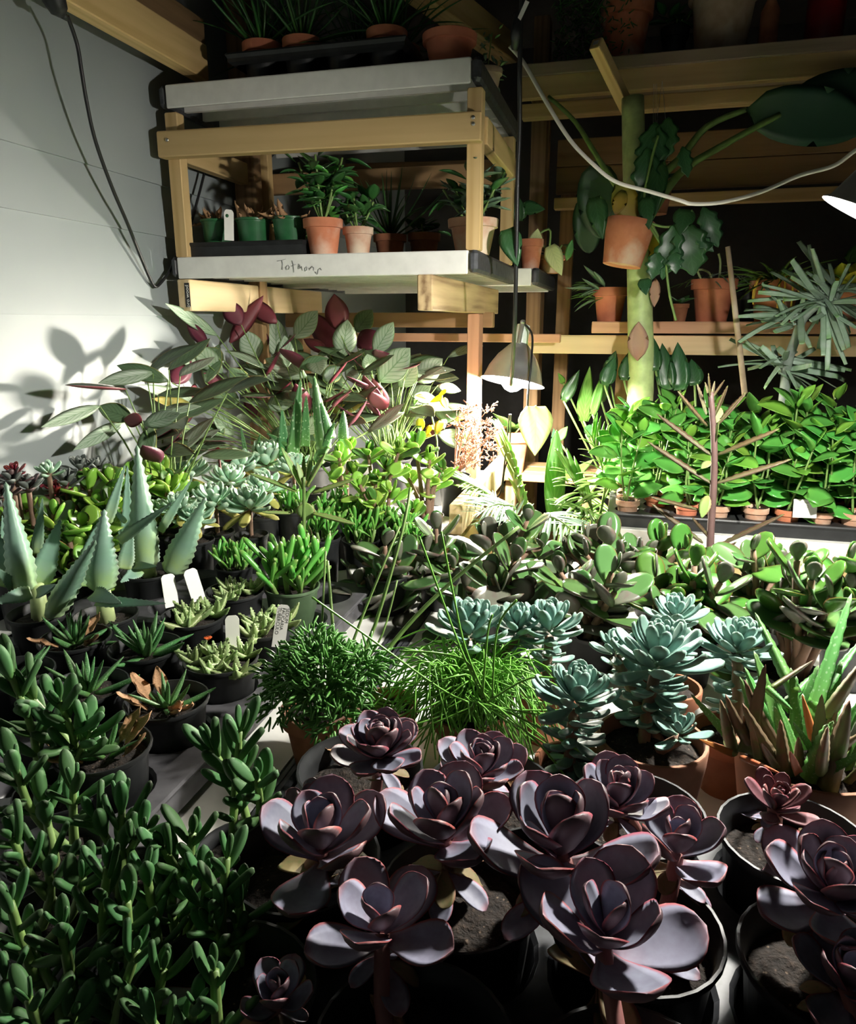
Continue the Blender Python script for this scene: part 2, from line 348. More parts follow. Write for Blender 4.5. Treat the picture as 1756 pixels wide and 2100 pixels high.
# ------------------------------------------------------------------ leaves
def prof_obovate(t, tip=0.82, base=0.25):      # spoon leaf, broadest near the tip
    a = base + (1 - base) * math.sin(min(t / 0.66, 1) * math.pi / 2) ** 1.4
    if t > 0.66: q = (t - 0.66) / 0.34; a *= math.sqrt(max(0, 1 - q ** 2.2)) * 0.97 + 0.03 * (1 - q)
    return max(a, 0.03)
def prof_round(t):                              # jade leaf
    a = 0.22 + 0.78 * math.sin(min(t / 0.6, 1) * math.pi / 2) ** 1.2
    if t > 0.6: q = (t - 0.6) / 0.4; a *= math.sqrt(max(0.0, 1 - q * q))
    return max(a, 0.06)
def prof_finger(t):
    a = 0.45 + 0.55 * min(t / 0.55, 1) ** 0.8
    if t > 0.82: q = (t - 0.82) / 0.18; a *= math.sqrt(max(0.0, 1 - q * q)) * 0.95 + 0.05
    return a
def prof_ovate(t):
    if t < 0.45: return max(0.04, math.sin(t / 0.45 * math.pi / 2) ** 0.7)
    q = (t - 0.45) / 0.55; return max(0.015, (1 - q ** 1.9) ** 0.95)
def prof_prayer(t): return max(0.012, math.sin(math.pi * (0.02 + .98 * t) ** .92) ** 0.82 * (1.0 if t < .8 else 1 - .25 * ((t - .8) / .2) ** 2))
def prof_oval(t): return max(0.02, (4 * t * (1 - t)) ** 0.55 * (1.08 - 0.12 * t))
def prof_aloe(t): return max(0.012, (1 - t) ** 0.72 * (0.86 + 0.42 * t))
def prof_aloe_fat(t): return max(0.012, (0.72 + 0.28 * math.sin(min(t / 0.35, 1) * math.pi / 2)) * (1 - max(0, t - 0.2) / 0.8) ** 0.85)
def prof_strap(t): return max(0.1, (0.45 + 0.55 * min(1, t / 0.35)) * (1 if t < 0.93 else 0.8))
def prof_lance(t): return max(0.02, math.sin(math.pi * min(1, 0.06 + 0.94 * t)) ** 0.75)
def prof_heart(t):
    if t < 0.3: return max(0.3, 0.55 + 0.45 * math.sin(t / 0.3 * math.pi / 2))
    q = (t - 0.3) / 0.7; return max(0.01, (1 - q ** 1.6))
def prof_lobed(t):
    return max(0.02, prof_ovate(t) * (0.84 + 0.16 * math.cos(t * 2 * math.pi * 4)))

LEAF = {}
def leaf(name, prof, W, T, mats, cup=0.0, bend=0.0, ns=7, nc=5, teeth=0.0, top=0.3, wav=0.0, tipbend=0.0, const=False):
    """closed leaf of unit length along +Y, upper face +Z; material 0 above, 1 below"""
    b = MB(); uv = []; y = z = 0.0; prev = 0.0; row = 2 * nc - 2
    for i in range(ns + 1):
        t = i / ns if teeth else 1 - (1 - i / ns) ** 1.45; ang = bend * t + tipbend * max(0, t - 0.7) / 0.3
        if i: y += (t - prev) * math.cos(ang); z += (t - prev) * math.sin(ang)
        prev = t; p = prof(t); hw = W / 2 * p
        if teeth and 0 < i < ns and i % 2: hw += teeth
        th = T * (min(1.0, p * 1.6 + 0.1) if not const else p); ny, nz = -math.sin(ang), math.cos(ang)
        for k in range(row):
            up = k < nc
            u = -1 + 2 * k / (nc - 1) if up else 1 - 2 * (k - nc + 1) / (nc - 1)
            off = cup * hw * u * u + wav * math.sin(t * 14 + u) * abs(u)
            off += th * math.sqrt(max(0, 1 - u * u)) * (top if up else top - 1)
            b.v.append((hw * u, y + ny * off, z + nz * off)); uv.append((0.5 + 0.5 * u, t))
    for i in range(ns):
        for k in range(row):
            k2 = (k + 1) % row
            b.f.append((i * row + k, i * row + k2, (i + 1) * row + k2, (i + 1) * row + k)); b.m.append(0 if k < nc - 1 else (1 if len(mats) > 1 else 0))
    b.f.append(tuple(range(row - 1, -1, -1))); b.m.append(0)
    b.f.append(tuple(range(ns * row, (ns + 1) * row))); b.m.append(0)
    me = b.mesh('leaf', mats, True, uv); me.name = 'leaf_' + name
    LEAF.setdefault(name, []).append(me)
def lf(name): return random.choice(LEAF[name])
# purple echeveria: broad cupped spoons with a small point
for c_, b_ in ((0.32, 0.35), (0.4, 0.2), (0.26, 0.5)):
    leaf('purple', prof_obovate, 0.68, 0.07, ['ech_purple', 'ech_purple_under'], c_, b_, 10, 7, tipbend=0.35)
leaf('purple_old', prof_obovate, 0.55, 0.06, ['ech_tan', 'ech_tan'], 0.25, -0.3, 9, 7); leaf('purple_old', prof_obovate, 0.5, 0.05, ['ech_purple', 'ech_tan'], 0.35, -0.1, 9, 7)
leaf('red_ech', prof_obovate, 0.48, 0.08, ['ech_red', 'ech_purple_under'], 0.3, 0.4, 8, 5)
for b_ in (0.25, 0.5): leaf('blue', prof_obovate, 0.42, 0.10, ['ech_blue'], 0.12, b_, 8, 5, tipbend=0.3)
for b_ in (0.3, 0.55): leaf('mint', prof_obovate, 0.44, 0.12, ['ech_mint'], 0.15, b_, 6, 5, tipbend=0.3)
leaf('mint_old', prof_obovate, 0.36, 0.1, ['ech_yellow'], 0.1, -0.2, 5, 5)
leaf('darkros', prof_obovate, 0.6, 0.08, ['dark_rosette'], 0.3, 0.3, 6, 5); leaf('darkros', prof_obovate, 0.6, 0.08, ['grey_rosette'], 0.3, 0.3, 6, 5)
leaf('greyros', prof_obovate, 0.55, 0.08, ['grey_rosette'], 0.25, 0.3, 6, 5)
leaf('redros', prof_obovate, 0.55, 0.08, ['red_leaf'], 0.25, 0.3, 6, 5)
for c_, b_ in ((0.12, 0.25), (0.22, 0.05), (0.05, 0.45)):
    leaf('jade', prof_round, 0.66, 0.09, ['jade_dark', 'jade_grey'], c_, b_, 8, 5); leaf('jadegrey', prof_round, 0.62, 0.08, ['jade_grey'], c_, -b_, 8, 5)
    leaf('jadefresh', prof_round, 0.68, 0.10, ['jade_fresh'], c_, b_, 7, 5); leaf('jadebright', prof_round, 0.62, 0.10, ['jade_bright'], c_, b_, 7, 5)
for b_ in (0.1, -0.25, 0.35): leaf('gollum', prof_finger, 0.15, 0.145, ['gollum'], 0, b_, 6, 4, top=0.5, const=True)
for b_ in (0.2, 0.4, -0.1): leaf('fuzzy', prof_round, 0.345, 0.15, ['finger_fuzzy'], 0.05, b_, 8, 5, top=0.4)
for b_ in (0.0, 0.2, -0.15): leaf('aloe', prof_aloe_fat, 0.27, 0.10, ['aloe_big'], 0.35, b_, 26, 5, teeth=0.016, top=0.1)
leaf('aloespot', prof_aloe, 0.30, 0.10, ['aloe_spot'], 0.3, 0.1, 20, 5, teeth=0.010, top=0.1); leaf('aloespot', prof_aloe, 0.26, 0.09, ['aloe_spot'], 0.3, -0.2, 20, 5, teeth=0.010, top=0.1)
leaf('aloebrown', prof_aloe, 0.22, 0.08, ['aloe_brown'], 0.5, 0.15, 16, 5, teeth=0.006, top=0.1); leaf('aloegreen', prof_aloe, 0.17, 0.07, ['aloe_green'], 0.4, -0.2, 18, 5, teeth=0.009, top=0.1)
leaf('aloeorange', prof_aloe, 0.16, 0.06, ['aloe_orange'], 0.4, 0.2, 8, 5)
leaf('faucaria', prof_aloe_fat, 0.42, 0.22, ['faucaria'], 0.15, 0.25, 14, 5, teeth=0.055, top=0.25)
leaf('haworthia', prof_aloe, 0.24, 0.12, ['haworthia'], 0.2, 0.2, 8, 5, top=0.3); leaf('haworthia', prof_aloe, 0.2, 0.1, ['haworthia'], 0.2, -0.15, 8, 5, top=0.3)
for b_ in (0.15, -0.2, 0.35):
    leaf('cal', prof_prayer, 0.36, 0.012, ['cal_top', 'cal_under'], 0.22, b_, 9, 5); leaf('caldark', prof_prayer, 0.34, 0.012, ['cal_dark', 'cal_under'], 0.3, b_, 9, 5)
leaf('calyellow', prof_prayer, 0.34, 0.012, ['cal_yellow', 'cal_yellow'], 0.3, 0.2, 8, 5)
for b_ in (0.1, -0.3, -0.6):
    leaf('pep', prof_ovate, 0.72, 0.03, ['peperomia'], 0.2, b_, 8, 5); leaf('pepnew', prof_ovate, 0.66, 0.03, ['peperomia_new'], 0.25, b_, 6, 5)
    leaf('dark', prof_ovate, 0.58, 0.02, ['foliage_dark'], 0.25, b_, 6, 5); leaf('grey', prof_ovate, 0.36, 0.03, ['foliage_grey'], 0.25, b_, 6, 5)
leaf('philo', prof_lobed, 0.62, 0.01, ['philodendron'], 0.15, -0.5, 20, 7, wav=0.01); leaf('arrow', prof_heart, 0.48, 0.01, ['philo_light'], 0.2, -0.35, 9, 5, wav=0.01)
leaf('arrowdark', prof_heart, 0.55, 0.01, ['philodendron'], 0.25, -0.2, 10, 5, wav=0.015)
leaf('heart', prof_heart, 0.72, 0.012, ['pale_heart'], 0.12, -0.25, 10, 7); leaf('yellow', prof_heart, 0.7, 0.012, ['yellow_leaf'], 0.15, -0.3, 8, 5)
leaf('strap', prof_strap, 0.085, 0.008, ['silver_strap'], 0.3, -0.15, 7, 5); leaf('strap', prof_strap, 0.10, 0.008, ['silver_strap'], 0.2, 0.12, 7, 5); leaf('strap', prof_strap, 0.09, 0.008, ['silver_strap'], 0.25, -0.5, 8, 5)
leaf('leaflet', prof_lance, 0.07, 0.006, ['palm'], 0.3, -0.2, 6, 3); leaf('leaflet', prof_lance, 0.06, 0.006, ['palm'], 0.3, -0.4, 6, 3)
leaf('greyleaflet', prof_lance, 0.06, 0.006, ['silver_strap'], 0.3, -0.3, 6, 3)
leaf('pleated', prof_lance, 0.26, 0.01, ['palm_striped'], 0.25, -0.2, 10, 7)
leaf('blade', prof_aloe, 0.055, 0.012, ['foliage_dark'], 0.5, -0.6, 8, 3); leaf('blade', prof_aloe, 0.05, 0.012, ['foliage_dark'], 0.5, 0.2, 6, 3)
leaf('lightblade', prof_lance, 0.07, 0.01, ['palm'], 0.3, -0.7, 7, 3)
leaf('banana', prof_oval, 0.30, 0.006, ['banana_dark'], 0.15, -0.4, 12, 7, wav=0.012); leaf('bananayellow', prof_lance, 0.28, 0.01, ['banana_yellow'], 0.35, -0.1, 9, 5, wav=0.02)
leaf('sheath', prof_ovate, 0.55, 0.02, ['dry_sheath'], 0.4, 0.1, 8, 5, wav=0.02)
leaf('kal', prof_lance, 0.14, 0.05, ['kalanchoe'], 0.9, 0.25, 18, 5, teeth=0.016, top=0.2); leaf('kalgreen', prof_lance, 0.16, 0.05, ['kalanchoe_green'], 0.8, 0.2, 18, 5, teeth=0.014, top=0.2)
leaf('kalbroad', prof_ovate, 0.5, 0.05, ['kalanchoe_green'], 0.2, -0.2, 14, 5, teeth=0.02)
leaf('dead', prof_ovate, 0.4, 0.015, ['dead_leaf'], 0.6, 0.5, 6, 5, wav=0.04)

def rosette(parent, org, c, axis, n, size, kind, e0=5, e1=80, inner=0.35, rise=0.25, rr=0.10, pw=1.0, old=None, nold=0, jit=6):
    """spiral rosette: outer leaves nearly flat and large, inner upright and small"""
    q = V((0, 0, 1)).rotation_difference(V(axis).normalized()); ph = R(0, 6.28)
    for i in range(n):
        f = i / max(1, n - 1); az = ph + i * 2.39996 + R(-.08, .08); el = rad(lerp(e0, e1, f ** pw) + R(-jit, jit)); s = size * lerp(1, inner, f ** 1.3) * R(.93, 1.07)
        d = q @ V((math.cos(az) * math.cos(el), math.sin(az) * math.cos(el), math.sin(el)))
        nz = q @ V((-math.cos(az) * math.sin(el), -math.sin(az) * math.sin(el), math.cos(el)))
        p = V(c) - org + (q @ V((math.cos(az) * rr * size * (1 - f), math.sin(az) * rr * size * (1 - f), rise * size * (f - 0.5))))
        k = old if (old and i < nold) else kind
        put(lf(k), 'leaf', parent, frame(p, d, nz, s, s, s))
def tip_pairs(parent, org, p, axis, n, size, kind, e0=20, e1=75, step=0.35, ph=None, k2=None, p2=0.0):
    """opposite leaf pairs crossing at right angles up to the shoot tip p"""
    ax = V(axis).normalized(); q = V((0, 0, 1)).rotation_difference(ax); ph = R(0, 3.14) if ph is None else ph
    for i in range(n):
        f = i / max(1, n - 1); s0 = size * lerp(1, 0.42, f ** 1.2)
        for sd in (0, math.pi):
            az = ph + i * math.pi / 2 + sd + R(-.25, .25); el = rad(lerp(e0, e1, f) + R(-9, 9)); s = s0 * R(.85, 1.12)
            d = q @ V((math.cos(az) * math.cos(el), math.sin(az) * math.cos(el), math.sin(el)))
            nz = q @ V((-math.cos(az) * math.sin(el), -math.sin(az) * math.sin(el), math.cos(el)))
            k = k2 if (k2 and random.random() < p2) else kind
            put(lf(k), 'leaf', parent, frame(V(p) - org - ax * (step * size * (1 - f)), d, nz, s, s, s))
def leaf_px(parent, org, kind, a, b, wpx=None, face=1, tilt=0.0, mesh=None):
    """one leaf between two points in space, its width given in metres (or from its own shape), turned to show its upper or lower face"""
    a, b = V(a), V(b); L_ = (b - a).length; me = mesh or lf(kind)
    view = (_c - (a + b) / 2).normalized(); up = V((0, 0, 1))
    n = (view * (1 - abs(tilt)) + up * abs(tilt)) * face
    xs = max(abs(v.co.x) for v in me.vertices) * 2
    sx = L_ if wpx is None else wpx / xs
    return put(me, 'leaf', parent, frame(a - org, b - a, n, sx, L_, min(sx, L_)))

# ------------------------------------------------------------------ pots, soil, trays
CACHE = {}
def pot_mesh(kind, r, h, mat):
    k = (kind, round(r, 4), round(h, 4), mat)
    if k in CACHE: return CACHE[k]
    if kind == 'clay':      # thrown pot with a collar
        pr = [(0.015, 0.0), (r * .66, 0), (r * .86, h * .74), (r * .865, h * .75), (r * .98, h * .76), (r, h * .985), (r * .985, h), (r * .90, h), (r * .88, h * .97), (r * .80, h * .70), (r * .6, h * .1), (0.01, h * .08)]
    elif kind == 'bowl':
        pr = [(0.015, 0.0), (r * .78, 0), (r * .90, h * .45), (r * .98, h * .80), (r, h * .985), (r * .985, h), (r * .93, h), (r * .92, h * .96), (r * .84, h * .5), (r * .7, h * .1), (0.01, h * .1)]
    else:                   # nursery pot, thin wall and rolled rim
        pr = [(0.015, 0.0), (r * .72, 0), (r * .74, h * .02), (r * .90, h * .88), (r * .93, h * .90), (r * .935, h * .93), (r * .985, h * .945), (r, h * .975), (r * .99, h), (r * .955, h), (r * .94, h * .97), (r * .90, h * .93), (r * .875, h * .86), (r * .7, h * .06), (0.01, h * .05)]
    me = MB().lathe(pr, 28).mesh('pot', mat); me.set_sharp_from_angle(angle=rad(40)); CACHE[k] = me; return me
def soil_mesh(r):
    k = ('soil', round(r, 3))
    if k in CACHE: return CACHE[k]
    b = MB(); n = 18; rr = [0, .35, .7, 1.0]; b.v.append((0, 0, .006)); rs = random.Random(3)
    for q in rr[1:]:
        for i in range(n): a = 2 * math.pi * i / n; b.v.append((r * q * math.cos(a), r * q * math.sin(a), rs.uniform(-.002, .006) if q < 1 else -.004))
    for i in range(n): b.f.append((0, 1 + i, 1 + (i + 1) % n)); b.m.append(0)
    for g in range(2):
        for i in range(n): b.f.append((1 + g * n + i, 1 + (g + 1) * n + i, 1 + (g + 1) * n + (i + 1) % n, 1 + g * n + (i + 1) % n)); b.m.append(0)
    CACHE[k] = b.mesh('soil', 'soil'); return CACHE[k]
def pot(t, kind, r, h, mat, fill=0.84, tilt=None):
    m = MX.Identity(4) if tilt is None else tilt
    put(pot_mesh(kind, r, h, mat), 'pot', t, m)
    put(soil_mesh(r * (.84 if kind == 'clay' else .9) * .97), 'soil', t, m @ MX.Translation((0, 0, h * fill)))
def carrier(name, label, nx, ny, pitch, r, x0, y0, z, h, mat, group=None, skirt=.045):
    """moulded plastic pot carrier: flat deck, round wells, skirt; x0,y0 = centre of first well"""
    t = thing(name, label, 'tray', (x0, y0, z), group); b = MB(); N = 24; lip = 0.012; wells = []
    for i in range(nx):
        for j in range(ny):
            cx, cy = i * pitch, j * pitch; hp = pitch / 2; vs = []; wl = MB()
            for k in range(N):
                a = 2 * math.pi * k / N; ca, sa = math.cos(a), math.sin(a); q = hp / max(abs(ca), abs(sa))
                vs.append((cx + q * ca, cy + q * sa, h)); vs.append((cx + (r + .004) * ca, cy + (r + .004) * sa, h)); vs.append((cx + r * ca, cy + r * sa, h - .004))
            fs = []
            for k in range(N):
                k2 = (k + 1) % N
                fs += [(3 * k, 3 * k2, 3 * k2 + 1, 3 * k + 1), (3 * k + 1, 3 * k2 + 1, 3 * k2 + 2, 3 * k + 2)]
            b.add(vs, fs); wl.lathe([(r, h - .004), (r * .86, h * .25), (r * .80, 0.004), (r * .3, .002)], N, (cx, cy, 0), 0, False); wells.append(wl)
    X0, X1, Y0, Y1 = -pitch / 2, (nx - .5) * pitch, -pitch / 2, (ny - .5) * pitch
    sk = [(X0, Y0), (X1, Y0), (X1, Y1), (X0, Y1)]
    pr = [(0, h), (lip, h), (lip + .002, h - .004), (lip - .003, h - .012), (lip - .003, h - skirt + .006), (.0, h - skirt)]
    vs = []; fs = []
    for (dx, dz) in pr:
        for (x, y), (sx, sy) in zip(sk, ((-1, -1), (1, -1), (1, 1), (-1, 1))): vs.append((x + sx * dx, y + sy * dx, dz))
    for i in range(len(pr) - 1):
        for k in range(4): fs.append((i * 4 + k, i * 4 + (k + 1) % 4, i * 4 + 4 + (k + 1) % 4, i * 4 + 4 + k))
    b.add(vs, fs); b.obj('deck', mat, t, False)
    for wl in wells: wl.obj('well', mat, t, True)
    return t

# ------------------------------------------------------------------ the room
WX = -1.255
ZT = 0.80                                      # bench level
def sbox(name, a, b, mat, bev=0): return struct(MB().box(a, b, 0, bev).obj(name, mat, None, False))
sbox('floor', (-1.4, -1.6, -0.05), (2.4, 4.3, 0.0), 'concrete')
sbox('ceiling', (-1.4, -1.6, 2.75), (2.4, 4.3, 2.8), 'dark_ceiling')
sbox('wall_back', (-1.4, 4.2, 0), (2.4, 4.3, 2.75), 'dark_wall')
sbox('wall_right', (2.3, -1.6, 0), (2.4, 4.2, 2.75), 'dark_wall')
wl = sbox('wall_left', (-1.4, -1.6, 0), (WX - 0.012, 4.2, 2.75), 'white_sheeting')
zs = [0.2, P(100, 645, X=WX).z, P(78, 438, X=WX).z, P(20, 290, X=WX).z, 2.7]
for a_, b_ in zip(zs, zs[1:]):                # overlapping sheets, each lower edge proud of the one below
    MB().add([(WX - .010, -1.5, a_), (WX, -1.5, a_), (WX - .008, -1.5, b_ + .02), (WX - .012, -1.5, b_ + .02), (WX - .010, 4.15, a_ - .0), (WX, 4.15, a_), (WX - .008, 4.15, b_ + .02), (WX - .012, 4.15, b_ + .02)],
             [(0, 1, 2, 3), (7, 6, 5, 4), (1, 5, 6, 2), (0, 4, 5, 1), (3, 2, 6, 7), (0, 3, 7, 4)]).obj('sheet', 'white_sheeting', wl, False)
# ceiling timbers
def sbeam(name, p0, p1, w_, h_, mat, zhint=(0, 0, 1)): return struct(beam(name, p0, p1, w_, h_, mat, None, zhint))
sbeam('trim_1', (-1.15, -0.6, 2.062), (-1.15, 1.95, 2.062), 0.040, 0.085, 'pine')
sbeam('trim_2', (-1.17, -0.6, 2.14), (-1.17, 1.97, 2.14), 0.05, 0.065, 'old_wood')
sbeam('trim_3', P(850, -40, Y=2.7), P(1042, 105, Y=3.5), 0.09, 0.10, 'pine')
sbeam('trim_4', P(505, 300, X=-1.2) + V((0, 0, .5)), P(505, 300, X=-1.2) + V((0, 0, -1.0)), 0.07, 0.05, 'old_wood', (0, 1, 0))
sbeam('trim_5', V((P(593, 400, Y=2.95).x, 2.95, 0.6)), V((P(593, 400, Y=2.95).x, 2.95, 2.7)), 0.05, 0.05, 'pine', (0, 1, 0))
pp_ = P(562, 400, Y=2.85); o = MB().tube([(pp_.x, 2.85, .4), (pp_.x, 2.85, 2.7)], 0.022, 10).obj('trim_6', 'white_plastic'); struct(o)
sbeam('trim_7', P(640, 365, Y=3.3), P(1060, 355, Y=3.3), 0.06, 0.10, 'old_wood')
sbeam('trim_8', P(530, 370, Y=2.72), P(640, 368, Y=2.72), 0.05, 0.075, 'old_wood')
sbeam('trim_9', P(1105, 330, Y=3.2) + V((0, 0, .5)), P(1105, 430, Y=3.2) + V((0, 0, -1.2)), 0.06, 0.08, 'old_wood', (0, 1, 0))

# ------------------------------------------------------------------ plastic bench trays
def bench_tray(label, x0, x1, y0, y1, z0, z1, group=None, ends=True, holes=False):
    t = thing('bench_tray', label, 'tray', ((x0 + x1) / 2, (y0 + y1) / 2, z0), group); c = t.location; e = 0.012
    b = MB(); A = lambda x, y, z: (x - c.x, y - c.y, z - c.z)
    b.box(A(x0 + e, y0 + .006, z1 - .008), A(x1 - e, y1 - .006, z1))
    b.box(A(x0 + e, y0, z0), A(x1 - e, y0 + .007, z1), 0, .003); b.box(A(x0 + e, y1 - .007, z0), A(x1 - e, y1, z1), 0, .003)
    b.obj('body', 'white_plastic', t, False)
    n = max(3, int((y1 - y0) / 0.085))
    rib = MB().box((x0 - c.x + e, -.006, z0 - c.z + .010), (x1 - c.x - e, .006, z1 - c.z - .008)).mesh('rib', 'white_plastic', False)
    for i in range(1, n): put(rib, 'rib', t, MX.Translation((0, lerp(y0, y1, i / n) - c.y, 0)))
    for x in ((x0, x1) if ends else ()):
        MB().box(A(x - .012, y0 + .002, z0 + .004), A(x + .012, y1 - .002, z1 + .001), 0, .010).obj('end_panel', 'carrier_plastic', t, False)
    return t
YF = 1.842
top_tray = bench_tray('white plastic tray on top of the pine rack holding black pot carriers', -1.205, -0.383, YF - .006, 2.46, 1.931, 1.985, 'white trays of the shelf rack')
mid_tray = bench_tray('white plastic tray with a name pencilled on its front edge', -1.215, -0.385, YF, 2.49, 1.513, 1.568, 'white trays of the shelf rack')
bench_tray('white plastic tray with black end behind the pencilled tray', -1.20, -0.315, 2.505, 3.05, 1.513, 1.568, 'white trays of the shelf rack')
# pencilled name: strokes in pixels of the front face
def zz(x, y): return (540 + x / 10.975, 500 + y / 10.975)
strokes = [[(310, 390), (420, 372), (510, 345)], [(420, 372), (440, 450), (432, 585)], [(560, 480), (515, 530), (525, 585), (575, 575), (598, 520), (560, 480)],
           [(650, 375), (680, 470), (692, 640)], [(635, 500), (735, 465)], [(805, 450), (795, 570)], [(795, 545), (825, 470), (835, 560)], [(835, 540), (865, 505), (888, 600)],
           [(975, 515), (940, 560), (945, 615), (985, 590), (990, 540), (975, 515)], [(1040, 540), (1055, 590)], [(1055, 560), (1095, 510), (1140, 540), (1135, 600)],
           [(1315, 590), (1285, 545), (1240, 580), (1225, 690)], [(1225, 690), (1170, 630)]]
b = MB()
for s_ in strokes:
    pts = [P(*zz(*q), Y=YF - .0012) - mid_tray.location for q in s_]; b.tube(pts, 0.00085, 4, 0, True)
b.obj('lettering', 'pencil', mid_tray)['label'] = 'pencilled word Totmons'

# ------------------------------------------------------------------ upper pine rack between the two white trays
xl, xr = P(365, 400, Y=1.87).x, P(972, 400, Y=1.87).x
rack = thing('shelf_rack', 'pine rack standing on the pencilled tray and carrying the top tray', 'rack', (lerp(xl, xr, .5), 2.1, 1.568))
for x, y in ((xl, 1.882), (xr, 1.882), (xl + .01, 2.37), (xr, 2.37)): beam('post', (x, y, 1.569), (x, y, 1.930), .037, .036, 'pine', rack, (0, 1, 0))
beam('rail', (-1.224, YF + .002, 1.846), (-.366, YF + .002, 1.838), .036, .062, 'pine', rack)
for x in (xl + .0, xr + .01): beam('side_rail', (x - .0, 1.902, 1.845), (x, 2.33, 1.845), .03, .062, 'pine', rack)
beam('rail', (-1.2, 2.41, 1.84), (-.37, 2.41, 1.84), .030, .062, 'old_wood', rack)
for px, py in ((971, 241), (971, 254), (343, 287)):
    p = P(px, py, Y=YF - .017) - rack.location; MB().lathe([(0.0045, 0), (.0045, .002), (.002, .003)], 10).obj('screw', 'screw', rack).matrix_basis = frame(p, (1, 0, 0), (0, -1, 0))

# ------------------------------------------------------------------ lower frame: timbers under the pencilled tray, posts, crosspieces
lf_ = thing('support_frame', 'timber frame of beams and posts holding up the pencilled tray', 'frame', (-.85, 2.3, ZT))
beam('beam', (-1.192, YF + .004, 1.470), (-1.192, 2.76, 1.470), .038, .083, 'pale_pine', lf_)
bl = beam('beam', (-.497, YF - .03, 1.469), (-.497, 2.76, 1.469), .040, .085, 'rough_timber', lf_)
beam('post', (-.497, 2.44, ZT + .002), (-.497, 2.44, 1.425), .040, .064, 'cedar', lf_, (0, 1, 0))
beam('post', (-1.192, 2.60, ZT + .002), (-1.192, 2.60, 1.425), .040, .064, 'old_wood', lf_, (0, 1, 0))
beam('crosspiece', (-1.21, 2.52, 1.405), (-.45, 2.52, 1.405), .038, .05, 'old_wood', lf_)
beam('crosspiece', P(620, 690, Y=2.70), P(1150, 694, Y=2.70), .038, .030, 'cedar', lf_)
# maker's sticker on the end of the left timber
pe = V((-1.192, YF - .016, 1.470)) - lf_.location
MB().box((.004, -.0006, -.032), (.019, 0, .032)).obj('sticker', 'ink', lf_, False).location = V((-1.192, YF + .0035, 1.470)) - lf_.location
text_mesh('sticker_text', 'pro wood', .0145, 'tag', lf_, MX.Translation(V((-1.192 + .0115, YF + .0027, 1.438)) - lf_.location) @ MX.Rotation(rad(90), 4, 'X') @ MX.Rotation(rad(90), 4, 'Z'))

# ------------------------------------------------------------------ benches
def bench(name, label, x0, x1, y0, y1, zt, mat='pine', legs=True):
    t = thing(name, label, 'bench', ((x0 + x1) / 2, (y0 + y1) / 2, 0))
    beam('rail', (x0, y0 + .02, zt - .045), (x1, y0 + .02, zt - .045), .038, .089, mat, t); beam('rail', (x0, y1 - .02, zt - .045), (x1, y1 - .02, zt - .045), .038, .089, mat, t)
    for x in (x0 + .02, x1 - .02): beam('side_rail', (x, y0 + .04, zt - .045), (x, y1 - .04, zt - .045), .038, .089, mat, t)
    for x in (x0 + .06, x1 - .06):
        for y in (y0 + .07, y1 - .07): beam('leg', (x, y, 0.001), (x, y, zt - .002), .045, .045, mat, t, (0, 1, 0))
    return t
bench('potting_bench', 'pine bench frame under the foreground trays', -1.23, 0.95, .12, 1.70, ZT - .05)
bench('potting_bench', 'pine bench frame along the white wall under the purple-backed leaves', -1.23, -.46, 1.72, 2.95, ZT - .05)
bench('potting_bench', 'pine bench frame under the tray of peperomias', -.02, 1.25, 1.98, 2.50, .80)
bench_tray('white plastic bench tray under the rosette pots and jade plants', -.385, .95, .10, 1.70, ZT - .05, ZT, 'white bench trays')
bench_tray('white plastic bench tray under the aloes and leafy jades', -1.235, -.415, .10, 1.70, ZT - .05, ZT, 'white bench trays')
bench_tray('white plastic bench tray under the purple-backed leaves by the wall', -1.235, -.49, 1.715, 2.95, ZT - .05, ZT, 'white bench trays')
bench_tray('white plastic bench tray carrying the peperomia pots', -.032, 1.25, 1.965, 2.50, .80, .86, 'white bench trays', False)
o = beam('bench_edge_board', (-.455, 1.99, .845), (-.455, 2.90, .845), .038, .089, 'pale_pine'); tag(o, 'pale pine board on edge beside the hanging lamp', 'board')
# low stand in the gap behind the lamp for the clay pot
st = thing('plant_stand', 'rough timber stand behind the hanging lamp under the clay pot', 'stand', (-.27, 2.93, 0))
for x in (-.42, -.12):
    for y in (2.82, 3.04): beam('leg', (x, y, .001), (x, y, .80), .04, .04, 'old_wood', st, (0, 1, 0))
for k in range(3): beam('slat', (-.46, 2.82 + k * .11, .81), (-.07, 2.82 + k * .11, .81), .095, .02, 'old_wood', st)

# ------------------------------------------------------------------ back shelves on the right
YB = 2.90
sh = thing('plank_shelf', 'long pine shelf carrying the red clay pots', 'shelf', (.45, YB, 1.30))
beam('board', P(1216, 671, Y=YB - .09) , P(1216, 671, Y=YB - .09) + V((1.35, 0, 0)), .16, .040, 'cedar', sh).location
z_ = P(1400, 708, Y=YB - .11).z
beam('beam', (-.37, YB - .10, z_), (1.3, YB - .10, z_), .038, .066, 'pale_pine', sh)
for x in (-.02, 1.22): beam('post', (x, YB + .02, .001), (x, YB + .02, z_ - .0 + .03), .05, .05, 'old_wood', sh, (0, 1, 0))
zb = P(1216, 671, Y=YB - .09).z + .020
up = thing('plank_shelf', 'upper pine shelf under the ceiling carrying the large clay pots', 'shelf', (.45, 3.1, 2.2))
zu = P(1400, 118, Y=2.88).z
beam('board', (-.44, 3.10, zu), (1.35, 3.10, zu), .46, .040, 'grey_wood', up)
zu2 = P(1400, 148, Y=2.86).z
beam('beam', (-.44, 2.90, zu2 - .0), (1.35, 2.90, zu2), .038, .075, 'pine', up)
beam('beam', (-.44, 2.96, zu2 - .065), (1.35, 2.96, zu2 - .065), .06, .045, 'pine', up)
